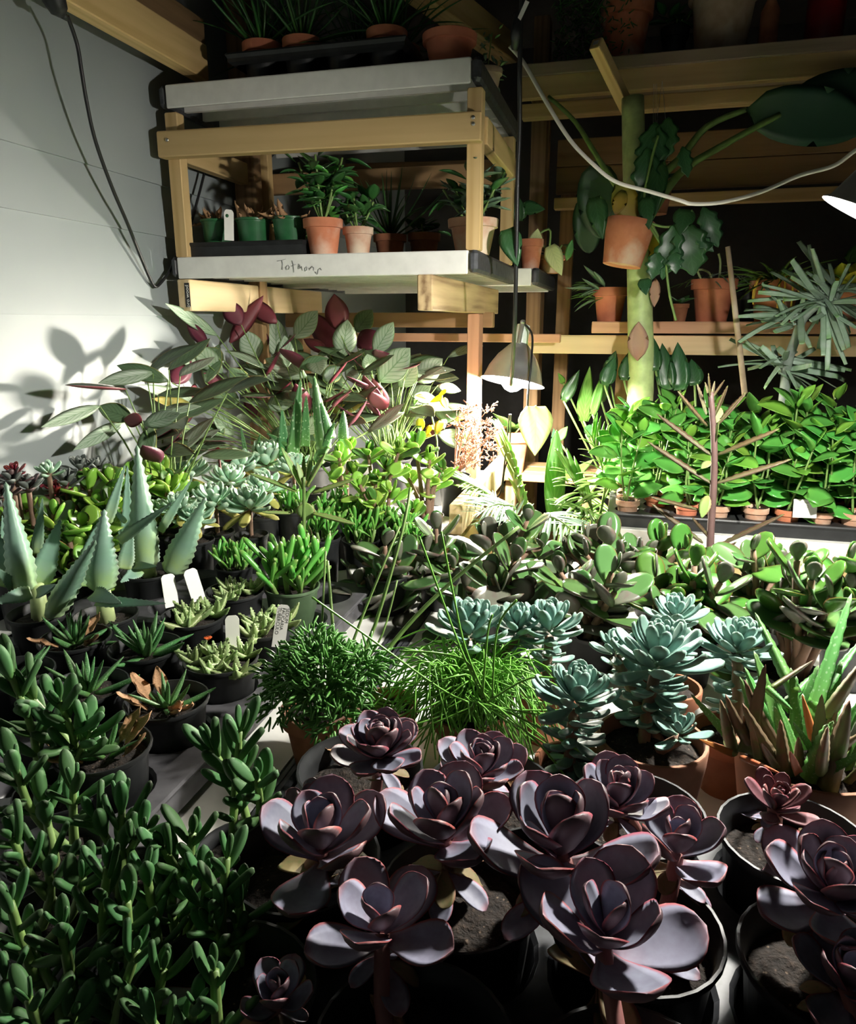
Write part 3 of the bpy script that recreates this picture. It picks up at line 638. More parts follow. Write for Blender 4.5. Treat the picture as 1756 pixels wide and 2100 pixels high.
for x in (-.40, 1.3): beam('post', (x, 3.32, .001), (x, 3.32, zu - .02), .05, .05, 'old_wood', up, (0, 1, 0))
o = beam('prop', P(1222, 88, Y=2.50), P(1298, 245, Y=2.74), .036, .036, 'pine'); tag(o, 'short pine prop with a white mark, slanting from shelf to trunk', 'timber')
mk = MB().box((-.0006, -.008, -.006), (.0, .008, .008)).obj('paint_mark', 'tag', o, False)
pb = thing('back_panel', 'brown plank panel behind the thick green trunk', 'panel', (.6, 3.4, 1.9))
z1, z2 = P(1500, 265, Y=3.4).z, P(1500, 385, Y=3.4).z
for k in range(2): beam('plank', (-.35, 3.4, lerp(z2, z1, .25 + .5 * k)), (1.9, 3.4, lerp(z2, z1, .25 + .5 * k)), .022, (z1 - z2) / 2 - .003, 'old_wood', pb)
z3 = P(1500, 405, Y=3.36).z; beam('rail', (-.35, 3.36, z3), (1.9, 3.36, z3), .05, .045, 'pine', pb)
for x in (-.3, 1.6): beam('post', (x, 3.45, 0.001), (x, 3.45, z1), .06, .06, 'old_wood', pb, (0, 1, 0))

# ------------------------------------------------------------------ clamp lamps
def clamp_lamp(label, apex, bulb, glow, cordpts, br=.034):
    t = thing('clamp_lamp', label, 'lamp', apex, 'clamp lamps'); ax = (V(bulb) - V(apex)).normalized()
    q = V((0, 0, -1)).rotation_difference(ax).to_matrix().to_4x4()
    pr = [(.024, 0), (.036, -.012), (.064, -.045), (.086, -.085), (.097, -.122), (.104, -.126), (.1045, -.128), (.096, -.1245), (.085, -.087), (.063, -.047), (.035, -.014), (.023, -.003)]
    h = MB().lathe(pr, 40, close=False).obj('hood', 'aluminium', t, True, 50); h.matrix_basis = q
    s = MB().lathe([(.010, .062), (.021, .058), (.023, .02), (.025, .0), (.022, -.02), (.018, -.065), (.005, -.066)], 20).obj('socket', 'ceramic', t, True, 40); s.matrix_basis = q
    L_ = (V(bulb) - V(apex)).length
    gl = [(.005, .062), (.014, .060), (.015, .05)] + [(br * math.sin(a), br * math.cos(a)) for a in (.75, 1.1, 1.57, 2.1, 2.6, 3.0)]
    bo = MB().lathe(gl, 18).obj('bulb', glow, t); bo.matrix_basis = MX.Translation(ax * L_) @ q
    MB().tube([p - V(apex) for p in smooth_path(cordpts)], .0035, 6).obj('cord', 'cord_black', t)
    cl = MB().box((-.006, -.03, -.005), (.006, -.020, .07), 0, .002).box((-.006, -.045, .055), (.006, -.022, .064), 0, .002).obj('clamp', 'screw', t, False); cl.matrix_basis = q
    return t
apA = P(1067, 704, Y=2.42); buA = apA + (P(1045, 816, Y=2.38) - apA).normalized() * .118
clamp_lamp('aluminium clamp lamp with lit bulb hanging beside the cedar post', apA, buA, 'bulb_lit',
           [apA + V((.01, 0, .06)), P(1083, 672, Y=2.40), P(1092, 690, Y=2.38), P(1090, 740, Y=2.33), P(1084, 800, Y=2.30), P(1083, 840, Y=2.30), P(1089, 878, Y=2.30)], .040)
buB = P(1872, 425, Y=1.15); axB = V((-.43, .12, -.89)).normalized(); apB = buB - axB * .098
clamp_lamp('aluminium clamp lamp with lit bulb above the spiky silver plant', apB, buB, 'bulb_lit_cool',
           [apB + V((.03, 0, .05)), apB + V((.06, .05, .15)), apB + V((.1, .1, .5)), apB + V((.12, .15, .9))])

# ------------------------------------------------------------------ cords
def cord(name, label, pts, r, mat, flat=1.0, n=6):
    pts = smooth_path(pts, 6); c = pts[0]; o = MB().tube([p - c for p in pts], r, n, 0, True, flat).obj(name, mat); o.location = c; return tag(o, label, 'cord')
cp = [((138, 32), -1.15), ((158, 90), -1.16), ((168, 150), -1.165), ((178, 210), -1.175), ((196, 290), -1.19), ((230, 385), -1.205), ((262, 460), -1.22), ((290, 530), -1.235), ((312, 580), -1.245), ((322, 587), -1.245), ((338, 570), -1.240), ((350, 552), -1.236), ((362, 520), -1.236), ((388, 470), -1.23), ((405, 410), -1.225), ((418, 360), -1.225), ((425, 330), -1.225)]
cord('extension_cord', 'black power cord drooping down the white wall and behind the rack', [P(*a, X=x) for a, x in cp], .0042, 'cord_black')
pl = thing('power_socket', 'black plug socket hanging under the ceiling timber by the wall', 'socket', P(112, -5, X=-1.15))
MB().tube([P(95, -40, X=-1.15) - pl.location, P(110, -5, X=-1.15) - pl.location, P(122, 22, X=-1.15) - pl.location, P(128, 32, X=-1.15) - pl.location], [.022, .024, .018, .008], 10).obj('body', 'black_plastic', pl)
MB().tube([P(128, 30, X=-1.15) - pl.location, P(139, 40, X=-1.15) - pl.location], [.008, .0045], 8).obj('strain_relief', 'black_plastic', pl)
cord('extension_cord', 'bundle of black cords hanging past the tray ends to the lamp', [P(1072, -40, Y=1.80), P(1068, 60, Y=1.82), P(1066, 160, Y=1.84), P(1066, 260, Y=1.88), P(1062, 360, Y=1.9), P(1060, 470, Y=1.92), P(1058, 580, Y=1.95), P(1056, 660, Y=2.0), P(1052, 740, Y=2.12), P(1048, 790, Y=2.2)], .0058, 'cord_black')
cord('extension_cord', 'thin twin black cord dangling below the lit bulb', [P(1045, 850, Y=2.30), P(1042, 880, Y=2.32), P(1038, 920, Y=2.34), P(1034, 960, Y=2.35), P(1028, 1005, Y=2.36), P(1020, 1020, Y=2.36)], .0028, 'cord_black')
cord('extension_cord', 'dark cord strand dangling below the lit bulb beside its twin', [P(1048, 850, Y=2.30), P(1047, 885, Y=2.33), P(1044, 930, Y=2.35), P(1034, 970, Y=2.36), P(1032, 1010, Y=2.37)], .0024, 'cord_black')
cord('extension_cord', 'cream flat extension cord swagged across towards the right lamp', [P(1046, 95, Y=1.86), P(1075, 130, Y=1.86), P(1118, 205, Y=1.85), P(1168, 285, Y=1.84), P(1215, 335, Y=1.83), P(1262, 372, Y=1.82), P(1330, 392, Y=1.81), P(1395, 411, Y=1.80), P(1420, 418, Y=1.80), P(1480, 415, Y=1.79), P(1560, 394, Y=1.78), P(1640, 360, Y=1.77), P(1710, 340, Y=1.76), P(1756, 308, Y=1.75), P(1800, 285, Y=1.74)], .0058, 'cord_white', .55)
o = MB().tube([P(1063, 30, Y=1.80), P(1058, 70, Y=1.80), P(1056, 100, Y=1.82)], [.010, .012, .008], 8).obj('cord_connector', 'black_plastic'); tag(o, 'black moulded connector where the cream cord joins the black cords', 'connector')
o = MB().add([P(1062, 36, Y=1.785), P(1078, 0, Y=1.785), P(1086, 4, Y=1.785), P(1068, 42, Y=1.785)] + [p + V((0, .001, 0)) for p in (P(1062, 36, Y=1.785), P(1078, 0, Y=1.785), P(1086, 4, Y=1.785), P(1068, 42, Y=1.785))], [(0, 1, 2, 3), (7, 6, 5, 4), (0, 4, 5, 1), (1, 5, 6, 2), (2, 6, 7, 3), (3, 7, 4, 0)]).obj('paper_tag', 'tag', None, False); tag(o, 'white paper tag tied to the black cord bundle near the ceiling', 'tag')

# ================================================================== FOREGROUND: purple rosettes in a black carrier
FX, FY, FP = -.255, .37, .145
carrier('pot_carrier', 'black moulded carrier holding the purple rosette pots', 5, 3, FP, .0650, FX, FY, ZT, .072, 'carrier_plastic')
def stem_to(b, org, p0, p1, r0, r1, sag=0.0, n=6):
    p0, p1 = V(p0), V(p1); m = (p0 + p1) / 2 + V((R(-1, 1) * sag, R(-1, 1) * sag, 0)); b.tube([q - org for q in smooth_path([p0, m, p1], 3)], [lerp(r0, r1, k / 6) for k in range(7)], n)
def purple(cell, heads, label, grp='purple rosettes in the black carrier', dead=2, kind='purple'):
    i, j = cell; org = V((FX + i * FP, FY + j * FP, ZT + .006))
    t = thing('potted_echeveria', label, 'potted plant', org, grp); pot(t, 'nursery', .0695, .124, 'black_plastic', .80)
    b = MB(); ctr = org + V((0, 0, .098))
    for (px, py, z, rp, n, e0, e1) in heads:
        c = P(px, py, z=z); s = rp * mpp(c); ax = V((R(-.12, .12), R(-.25, .0), 1))
        stem_to(b, org, ctr + V((R(-.02, .02), R(-.02, .02), -.01)), c, .007, .006, .006)
        rosette(t, org, c, ax, int(n * (.78 if rp > 100 else .95)), s * 1.25, kind, e0 + 4, 66 if rp > 100 else 72, .5, .34, .05, .9, None, 0, 10)
        for k in range(9):
            a = R(0, 6.28); put(lf('purple_old'), 'leaf', t, frame(c - org - V((0, 0, s * R(.25, .75))), (math.cos(a), math.sin(a), R(-.6, .1)), (0, 0, 1), *[s * R(.6, .85)] * 3))
    b.obj('stem', 'pink_stem', t)
    for k in range(dead):
        a = R(0, 6.28); p = V((math.cos(a) * R(.01, .05), math.sin(a) * R(.01, .05), .104)); put(lf(random.choice(['purple_old', 'dead'])), 'leaf', t, frame(p, (math.cos(a + 1), math.sin(a + 1), .1), (0, 0, 1), .04, .04, .04))
purple((0, 2), [(780, 1545, .985, 84, 34, 0, 78)], 'dense brownish purple rosette in the black pot beside the green mound')
purple((1, 2), [(985, 1590, .985, 90, 24, 5, 75)], 'purple rosette with tan lower leaves below the thread-leaved plant')
purple((2, 2), [(1268, 1650, .99, 92, 22, 10, 75)], 'purple rosette in the black pot touching the clay bowl of blue rosettes')
purple((3, 2), [(1590, 1655, 1.005, 68, 22, 12, 75)], 'small dull pink rosette on a bare stalk with dried leaves', dead=6, kind='red_ech')
purple((0, 1), [(662, 1745, .97, 142, 17, 0, 72), (640, 1652, .955, 52, 9, 25, 70)], 'purple rosette with a small offset behind it beside the fuzzy shrubs')
purple((1, 1), [(912, 1715, .98, 138, 18, 10, 75)], 'upright purple rosette between the offset-bearing and the two-headed rosettes')
purple((2, 1), [(1150, 1750, .985, 168, 16, 5, 72), (1388, 1748, .965, 108, 14, 12, 72)], 'large two-headed purple rosette with upturned leaves in the black carrier')
purple((3, 1), [(1700, 1835, .975, 132, 26, 0, 78)], 'tight purple rosette in the black pot below the bare-stalked one')
purple((1, 0), [(785, 1915, .965, 142, 14, -8, 70)], 'open flat purple rosette with broad grey leaves', dead=3)
purple((2, 0), [(1238, 1935, .965, 178, 15, 2, 72)], 'broad purple rosette with wide oval cupped leaves', dead=5)
purple((3, 0), [(1735, 2025, .95, 112, 18, 0, 75)], 'purple rosette in front of the tight purple rosette')
purple((0, 0), [(572, 2055, .945, 84, 12, 10, 70)], 'small purple rosette beside the open flat one and the fuzzy shrubs')

# ================================================================== blue rosettes in clay pots
def blue(px, py, Yp, r, h, heads, label, bowl=False, mat='terracotta_dark'):
    c0 = P(px, py, Y=Yp); org = V((c0.x, Yp, ZT)); t = thing('potted_echeveria', label, 'potted plant', org, 'blue-green rosettes in clay pots')
    pot(t, 'bowl' if bowl else 'clay', r, h, mat, .86); b = MB()
    for (hx, hy, hz, rp, n, sub) in heads:
        c = P(hx, hy, z=hz); s = rp * mpp(c)
        stem_to(b, org, org + V((R(-.3, .3) * r, R(-.3, .3) * r, h * .8)), c - V((0, 0, s * .3)), .008, .007, .003)
        rosette(t, org, c, (R(-.08, .08), R(-.15, .05), 1), n, s, 'blue', -5, 82, .34, .55, .12, .85)
        base = c - V((0, 0, s * .5)); gz = max(.02, (c.z - org.z - h) * .75)
        for k in range(int(sub * 1.7)):            # leaves hanging down the stem
            a = k * 2.4; f = k / max(1, sub * 1.7); el = rad(lerp(8, -22, f) + R(-12, 12)); ss = s * R(.55, .8)
            d = V((math.cos(a) * math.cos(el), math.sin(a) * math.cos(el), math.sin(el)))
            put(lf('blue'), 'leaf', t, frame(base - org - V((0, 0, f * gz)), d, (0, 0, 1), ss, ss, ss))
    b.obj('stem', 'bark_stem', t)
blue(1340, 1480, .835, .066, .112, [(1348, 1345, 1.0, 118, 40, 26), (1262, 1330, .985, 58, 22, 6), (1395, 1500, .945, 62, 16, 0)], 'tall many-headed blue-green rosette plant in a shallow clay bowl', True, 'terracotta_old')
blue(1180, 1460, .80, .046, .085, [(1182, 1425, .975, 96, 42, 22)], 'blue-green rosette with leafy stem left of the clay bowl')
blue(985, 1330, .955, .052, .085, [(965, 1290, .985, 92, 40, 12), (1060, 1285, .985, 72, 28, 8)], 'twin-headed blue-green rosette behind the thread-leaved plant')
blue(1125, 1330, .985, .045, .085, [(1128, 1283, .985, 82, 38, 14)], 'upright blue-green rosette beside the twin-headed one')
blue(1385, 1300, 1.03, .045, .085, [(1388, 1262, .985, 68, 30, 8)], 'smallest blue-green rosette tucked under the big jade leaves')
blue(1512, 1370, .925, .048, .085, [(1515, 1325, .985, 84, 40, 14)], 'blue-green rosette with pale lower leaves beside the brown aloe')

# ================================================================== brown-green aloe in a clay bowl
org = V((.232, .845, ZT)); t = thing('potted_aloe', 'brown and green spiky aloe crowding a wide clay bowl', 'potted plant', org)
pot(t, 'bowl', .080, .112, 'terracotta_old', .90)
def q3(x, y): return (1060 + x / 2.523, 1200 + y / 2.523)
for (k, a, b_, w_, dy, dt) in [('aloebrown', (1190, 870), (1290, 400), 78, -.03, .02), ('aloebrown', (1120, 870), (1060, 610), 62, -.02, -.02), ('aloegreen', (1110, 800), (910, 570), 46, 0, .0), ('aloebrown', (1250, 900), (1200, 680), 42, -.05, -.05),
        ('aloebrown', (1340, 950), (1250, 800), 42, -.06, -.07), ('aloeorange', (1455, 970), (1385, 820), 42, -.065, -.07), ('aloeorange', (1545, 830), (1485, 590), 44, -.02, -.02), ('aloebrown', (1560, 860), (1580, 540), 66, -.03, -.03),
        ('aloebrown', (1570, 970), (1605, 760), 60, -.06, -.06), ('aloebrown', (1600, 680), (1800, 380), 64, .0, .0), ('aloebrown', (1600, 900), (1790, 760), 46, -.04, -.02), ('aloegreen', (1600, 970), (1800, 860), 46, -.05, -.05),
        ('aloegreen', (1550, 890), (1450, 730), 40, -.04, -.05), ('aloegreen', (1520, 700), (1740, 20), 70, .02, .10), ('aloegreen', (1530, 620), (1790, 270), 56, .03, .08), ('aloegreen', (1440, 560), (1240, 160), 64, .05, .09),
        ('aloegreen', (1290, 530), (1430, 650), 40, .0, -.02), ('aloebrown', (1320, 530), (1545, 380), 28, .03, .05), ('aloegreen', (1400, 880), (1340, 640), 56, .0, .0), ('aloegreen', (1470, 900), (1480, 560), 80, .02, .03),
        ('aloeorange', (1110, 870), (910, 790), 34, -.03, -.05), ('aloeorange', (1160, 890), (1350, 962), 30, -.07, -.08), ('aloegreen', (1380, 640), (1520, 480), 60, .04, .06), ('aloegreen', (1500, 800), (1650, 470), 70, .05, .08), ('aloegreen', (1350, 850), (1300, 560), 60, .05, .06), ('aloegreen', (1420, 800), (1560, 420), 80, .04, .05)]:
    A = P(*q3(*a), Y=.845 + dy); B = P(*q3(*b_), Y=.845 + dy + dt)
    A.z = max(A.z, ZT + .095); leaf_px(t, org, k, A, B, w_ * 1.15 / 2.523 * mpp(A), random.choice((1, 1, -1)), .1)

for k in range(26):
    a = k * 2.4; q = .055 * math.sqrt((k + .5) / 26); el = R(.9, 1.45); d = V((math.cos(a) * math.cos(el), math.sin(a) * math.cos(el), math.sin(el))); L_ = R(.06, .12)
    put(lf(random.choice(['aloegreen', 'aloegreen', 'aloebrown'])), 'leaf', t, frame((math.cos(a) * q, math.sin(a) * q, .10), d, (-math.cos(a), -math.sin(a), .4), L_ * 1.2, L_, L_))
# ================================================================== jades
def jade(Yp, tips, size, kind, k2, p2, label, grp, pr=.05, ph=.085, pairs=3, clay=False, stem='bark_stem', e0=10, low=0):
    tips = list(tips) + [(x + R(-45, 45), y + R(25, 62)) for x, y in tips for _ in range(low)]
    pts = [PW(x, y, Yp + R(-.05, .05), -1.19) for x, y in tips]; cx = sum(p.x for p in pts) / len(pts); cy = sum(p.y for p in pts) / len(pts)
    org = V((cx, cy, ZT)); t = thing('potted_jade', label, 'potted plant', org, grp)
    pot(t, 'clay' if clay else 'nursery', pr, ph, 'terracotta_dark' if clay else 'black_plastic', .84); b = MB()
    root = org + V((0, 0, ph * .8))
    for p in pts:
        s = size * mpp(p); lean = V((p.x - cx, p.y - cy, 0)) * 2.0 + V((R(-.2, .2), R(-.35, .1), 1)); mid = root.lerp(p, .5) + V((0, 0, .01))
        b.tube([q - org for q in smooth_path([root + V((R(-.012, .012), R(-.012, .012), 0)), mid, p], 3)], [lerp(.008, .0045, k / 6) for k in range(7)], 6)
        tip_pairs(t, org, p, lean, pairs, s, kind, e0, 74, .55, None, k2, p2)
    b.obj('stem', stem, t)
JG = 'dark jade plants across the bench'; JLS = iter(['dark jade with grey-backed leaves beside the green-potted finger jade', 'dark jade with oval leaves before the near end of the pine board', 'dark jade with round upright tip leaves before the palm fronds', 'dark jade with broad grey lower leaves behind the twin-headed blue rosette', 'dark jade with reddish leaf edges beside the white bench end', 'dark jade with broad leaves behind the upright single blue rosette'])
for Yp, tips, sz in [(1.40, [(790, 1120), (745, 1155), (835, 1165), (770, 1215)], 74), (1.45, [(895, 1085), (875, 1135), (930, 1165), (900, 1205)], 70), (1.55, [(1082, 1068), (1030, 1110), (995, 1105), (1110, 1125)], 66),
        (1.28, [(1010, 1185), (1055, 1150), (955, 1205), (1075, 1220)], 84), (1.50, [(1205, 1105), (1248, 1095), (1165, 1135), (1270, 1140)], 66), (1.20, [(1205, 1200), (1150, 1175), (1255, 1175), (1235, 1245)], 84)]:
    jade(Yp, tips, sz * 1.38, 'jade', 'jadegrey', .18, next(JLS), JG, pairs=3, low=1)
GLS = iter(['glossy green jade at the foot of the brown-armed kalanchoe stalk', 'largest glossy green jade behind the smallest blue-green rosette', 'glossy green jade below the black carrier with the price card', 'glossy green jade rising behind the brown aloe bowl', 'glossy green jade against the white bench front beyond the aloe bowl'])
for Yp, tips, sz in [(1.5, [(1358, 1108), (1310, 1135), (1405, 1125)], 68), (1.22, [(1478, 1195), (1425, 1160), (1390, 1210), (1455, 1245), (1345, 1185)], 88), (1.33, [(1545, 1128), (1595, 1165), (1525, 1175)], 80),
        (1.12, [(1665, 1190), (1635, 1150), (1705, 1225), (1600, 1235)], 92), (1.28, [(1745, 1150), (1775, 1200)], 80)]:
    jade(Yp, tips, sz * 1.3, 'jadefresh', 'jade', .45, next(GLS), 'glossy jade plants before the peperomia bench', low=1)
BLS = iter(['bright lime jade bush right beside the white-spotted aloe, middle of the bushes', 'bright lime jade bush beside the black pot of dried sprays', 'bright lime jade bush before the others, nearest the finger jades', 'bright lime jade bush tucked close behind the green kalanchoe'])
for Yp, tips in [(1.75, [(755, 925), (725, 965), (790, 955), (820, 920), (770, 985)]), (1.82, [(850, 905), (882, 935), (835, 975), (893, 985), (905, 960)]), (1.62, [(800, 1005), (765, 1025), (850, 1045), (738, 995)]), (1.92, [(695, 930), (690, 965), (720, 915)])]:
    jade(Yp, tips, 54, 'jadebright', 'jadefresh', .2, next(BLS), 'bright jade bushes under the lamp', .05, .1, 4, e0=5)
for Yp, tips in [(1.22, [(110, 1055), (55, 1045), (20, 1065), (85, 1090)]), (1.35, [(182, 992), (150, 1028), (205, 1040), (228, 985)]), (1.5, [(332, 962), (352, 990), (308, 1002), (285, 972)]), (1.2, [(140, 1100), (172, 1080), (130, 1120)]), (1.45, [(255, 1010), (240, 1050), (215, 1065)])]:
    jade(Yp, tips, 80, 'jadebright', 'jadefresh', .35, 'small bright jade behind the big aloes by the white wall', 'small jades behind the aloes', .045, .1, 4, low=1)

# ================================================================== burgundy and grey rosettes by the wall, mint rosettes
def simple_rosette(c, s, kind, n, label, grp, old=None, nold=0, e0=0, pm='black_plastic', pr=.042):
    org = V((max(c.x, -1.19), c.y, ZT)); ph = min(.12, max(.07, c.z - ZT - s * .55)); t = thing('potted_succulent', label, 'potted plant', org, grp)
    pot(t, 'nursery', pr, ph, pm, .93); b = MB(); stem_to(b, org, org + V((0, 0, ph * .9)), c, .005, .005, .0); b.obj('stem', 'bark_stem', t)
    rosette(t, org, c, (R(-.1, .15), R(-.35, -.05), 1), n, s, kind, e0, 80, .36, .45, .1, .9, old, nold)
for (x, y, rp, k) in [(58, 1000, 44, 'darkros'), (25, 985, 38, 'darkros'), (100, 968, 34, 'mint'), (135, 990, 46, 'greyros'), (165, 962, 42, 'greyros'), (115, 1010, 38, 'redros'), (30, 968, 30, 'redros'), (200, 958, 34, 'greyros'), (8, 1015, 40, 'darkros')]:
    c = P(x, y, X=-1.17 + R(-.01, .03)); simple_rosette(c, rp * mpp(c), k, 16, {'darkros': 'dark burgundy rosette by the foot of the white wall', 'mint': 'pale green frilly rosette by the foot of the white wall', 'greyros': 'grey-green rosette by the foot of the white wall', 'redros': 'red-leaved rosette by the foot of the white wall'}[k], 'rosettes by the white wall')
for (x, y, rp, z) in [(385, 968, 48, 1.0), (470, 985, 46, 1.0), (492, 955, 44, 1.0), (548, 945, 56, 1.0), (602, 962, 44, .99), (338, 1012, 38, .99), (368, 1042, 44, .99), (442, 1030, 54, .99), (512, 1035, 54, .99), (540, 1002, 46, .99), (400, 1062, 40, .97), (330, 1050, 34, .97)]:
    c = P(x, y, z=z)
    if c.x < -1.15: c = P(x, y, X=-1.15)
    simple_rosette(c, rp * 1.15 * mpp(c), 'mint', 38, 'pale mint green rosette with yellowing lower leaves behind the aloes', 'mint green rosettes', 'mint_old', 4, -15, 'black_plastic', .04)

# ================================================================== finger-leaved jades
def gollum(c, r, h, size, nshoot, label, mat='black_plastic', spread=.7, org=None):
    org = org or V((c.x, c.y, ZT)); t = thing('potted_finger_jade', label, 'potted plant', org, 'finger-leaved jades'); pot(t, 'nursery', r, h, mat, .88); b = MB()
    for k in range(nshoot):
        a = k * 2.4 + R(-.3, .3); q = math.sqrt((k + .5) / nshoot) * r * spread; base = V((math.cos(a) * q, math.sin(a) * q, h * .88)); tip = base + V((math.cos(a) * q * .5, math.sin(a) * q * .5, size * R(.25, .8)))
        b.tube([base, (base + tip) / 2, tip], [.005, .005, .004], 5)
        for i in range(7):
            az = i * 2.4 + R(-.3, .3); el = rad(R(40, 82)); d = V((math.cos(az) * math.cos(el), math.sin(az) * math.cos(el), math.sin(el))); s = size * R(.65, 1.1)
            put(lf('gollum'), 'leaf', t, frame(base.lerp(tip, R(.2, 1)), d, (R(-1, 1), R(-1, 1), .3), s * R(.9, 1.2), s, s * 1.05))
    b.obj('stem', 'green_stem', t)
gollum(P(598, 1195, z=.91), .055, .105, .078, 9, 'finger-leaved jade in a translucent green pot', 'dull_green_pot')
gollum(P(480, 1150, z=.90), .042, .09, .052, 7, 'low dark finger-leaved jade beside the leaning aloe leaf')
for (x, y, z, s, n) in [(690, 1060, .93, .055, 8), (745, 1055, .93, .055, 8), (600, 1045, .93, .06, 7), (660, 1100, .92, .055, 7), (740, 1105, .91, .055, 7), (810, 1080, .93, .05, 6), (830, 1110, .91, .05, 6)]:
    gollum(P(x, y, z=z), .045, z - ZT, s, n, 'finger-leaved jade in the cluster before the bright jade bushes')

# ================================================================== big aloes on the left
def q1(x, y): return (x / 3.136, 880 + y / 3.136)
def aloe(org, r, h, leaves, label, mat='black_plastic', grp='big spined aloes'):
    t = thing('potted_aloe', label, 'potted plant', org, grp); pot(t, 'nursery', r, h, mat, .86)
    for (a, b_, w_, dy, dt, fc) in leaves:
        A = P(*q1(*a), Y=org[1] + dy); B = P(*q1(*b_), Y=org[1] + dy + dt); leaf_px(t, V(org), 'aloe', A, B, w_ / 3.136 * mpp(A), fc, .15)
    MB().tube([(0, 0, h * .8), (0, 0, h + .05)], [.016, .012], 8).obj('stem', 'pale_stem', t)
aloe(V((-.975, .985, ZT)), .055, .105, [((160, 1040), (35, 340), 185, -.02, .03, -1), ((250, 1000), (390, 580), 160, .02, .05, 1), ((235, 800), (275, 440), 75, .06, .03, 1), ((70, 1000), (-70, 600), 170, .03, .05, 1), ((200, 1050), (-80, 1130), 110, -.03, -.06, 1), ((330, 1190), (640, 690), 160, -.03, -.01, -1), ((120, 1040), (-40, 880), 90, -.02, -.03, 1), ((30, 760), (15, 560), 50, .08, .03, 1), ((240, 1060), (390, 1000), 80, -.04, -.04, 1)], 'big grey-green aloe with long pointed leaf by the wall, leftmost of three')
aloe(V((-.855, 1.005, ZT)), .055, .105, [((650, 1030), (668, 530), 215, -.03, .0, -1), ((765, 720), (1110, 470), 78, .0, .02, 1), ((690, 600), (805, 230), 78, .04, .05, 1), ((600, 1060), (780, 1120), 120, -.05, -.06, 1), ((620, 1110), (1095, 1130), 80, -.05, -.05, 1), ((540, 860), (645, 570), 80, .03, .02, 1), ((530, 1010), (560, 780), 90, .0, .03, 1), ((800, 900), (850, 640), 110, .04, .04, 1)], 'big aloe with one bulging egg-shaped front leaf between its neighbours')
aloe(V((-.925, 1.225, ZT)), .055, .105, [((940, 880), (880, 100), 190, -.02, .04, -1), ((1030, 660), (1240, 310), 64, .02, .06, 1), ((1100, 920), (1332, 430), 185, -.01, .04, -1), ((815, 860), (820, 230), 90, .04, .04, 1), ((870, 880), (1030, 890), 60, -.05, -.06, 1), ((810, 600), (715, 505), 40, .0, .0, 1), ((960, 900), (1000, 600), 120, .05, .05, 1), ((860, 870), (760, 640), 100, .03, .05, 1), ((900, 900), (780, 980), 100, -.02, -.05, 1)], 'tallest aloe with an upright central leaf behind the other two')

# ================================================================== left carriers with tiger-jaw pots, haworthias and tags
CP = .13
carrier('pot_carrier', 'dark grey moulded carrier under the tiger-jaw pots', 4, 3, CP, .051, -.96, .64, ZT, .058, 'grey_carrier', 'grey pot carriers')
carrier('pot_carrier', 'dark grey moulded carrier under the aloes and finger jade', 4, 3, CP, .051, -.96, 1.045, ZT, .058, 'grey_carrier', 'grey pot carriers')
def tiger(x, y, label, heads=4, s=.036, mat='black_plastic'):
    org = V((x, y, ZT + .006)); t = thing('potted_tiger_jaws', label, 'potted plant', org, 'tiger-jaw pots'); pot(t, 'nursery', .056, .104, mat, .86)
    for k in range(heads):
        a = k * 2.4; q = .022 * math.sqrt(k); c = org + V((math.cos(a) * q, math.sin(a) * q, .094)); ph = R(0, 3)
        for i in range(8):
            az = ph + (i // 2) * math.pi / 2 + (i % 2) * math.pi + R(-.2, .2); el = rad(lerp(20, 65, (i // 2) / 3) + R(-10, 10)); ss = s * lerp(1.15, .7, (i // 2) / 3) * R(.9, 1.15)
            d = V((math.cos(az) * math.cos(el), math.sin(az) * math.cos(el), math.sin(el))); n = V((-math.cos(az) * math.sin(el), -math.sin(az) * math.sin(el), math.cos(el)))
            put(lf('faucaria'), 'leaf', t, frame(c - org, d, n, ss, ss, ss))
    return t
tiger(-.565, .895, 'tiger-jaw plant with a small orange flower in a black pot', 6)
c = P(427, 1312, z=.94) - V((-.565, .895, ZT + .006)); fl = MB()
for k in range(12): a = k * .5236; fl.tube([c, c + V((math.cos(a) * .006, math.sin(a) * .006, .004))], [.0012, .0006], 4)
MATS['orange'] = plain('orange', (.75, .13, .02), .6); fl.obj('flower', 'orange', bpy.data.objects['potted_tiger_jaws'])
tiger(-.563, 1.022, 'tiger-jaw plant in the black pot with the lettered tag', 4, .042)
tiger(-.698, 1.03, 'tiger-jaw plant in the black pot beside the white blank tag', 4, .040)
tiger(-.690, 1.158, 'tiger-jaw plant in the black pot behind the white blank tags', 4, .038)
def spiky(x, y, kind, n, s, label, grp='small dark haworthias', e0=15, e1=80, dead=0, zo=.006, r=.056, mat='black_plastic'):
    org = V((x, y, ZT + zo)); t = thing('potted_haworthia', label, 'potted plant', org, grp); pot(t, 'nursery', r, .104, mat, .86)
    rosette(t, org, org + V((0, 0, .092)), (R(-.1, .1), R(-.1, .1), 1), n, s, kind, e0, e1, .6, .1, .12, 1, None, 0, 14)
    for k in range(dead):
        a = R(0, 6.28); put(lf('dead'), 'leaf', t, frame((math.cos(a) * .025, math.sin(a) * .025, .094), (math.cos(a), math.sin(a), R(.2, .9)), (0, 0, 1), .05, .05, .05))
spiky(-.70, .90, 'haworthia', 16, .075, 'upright speckled haworthia in a black pot before the bulging aloe')
spiky(-.57, .765, 'haworthia', 12, .058, 'withered haworthia with brown tips in a black pot', dead=7)
spiky(-.575, .645, 'haworthia', 9, .062, 'sparse dark haworthia in the black pot by the carrier edge', dead=5)
spiky(-.83, .90, 'haworthia', 12, .07, 'dark haworthia behind the fuzzy finger leaves near the wall side', dead=3)
spiky(-.70, .77, 'haworthia', 12, .075, 'dark haworthia with upright spiny leaves beside the withered one')
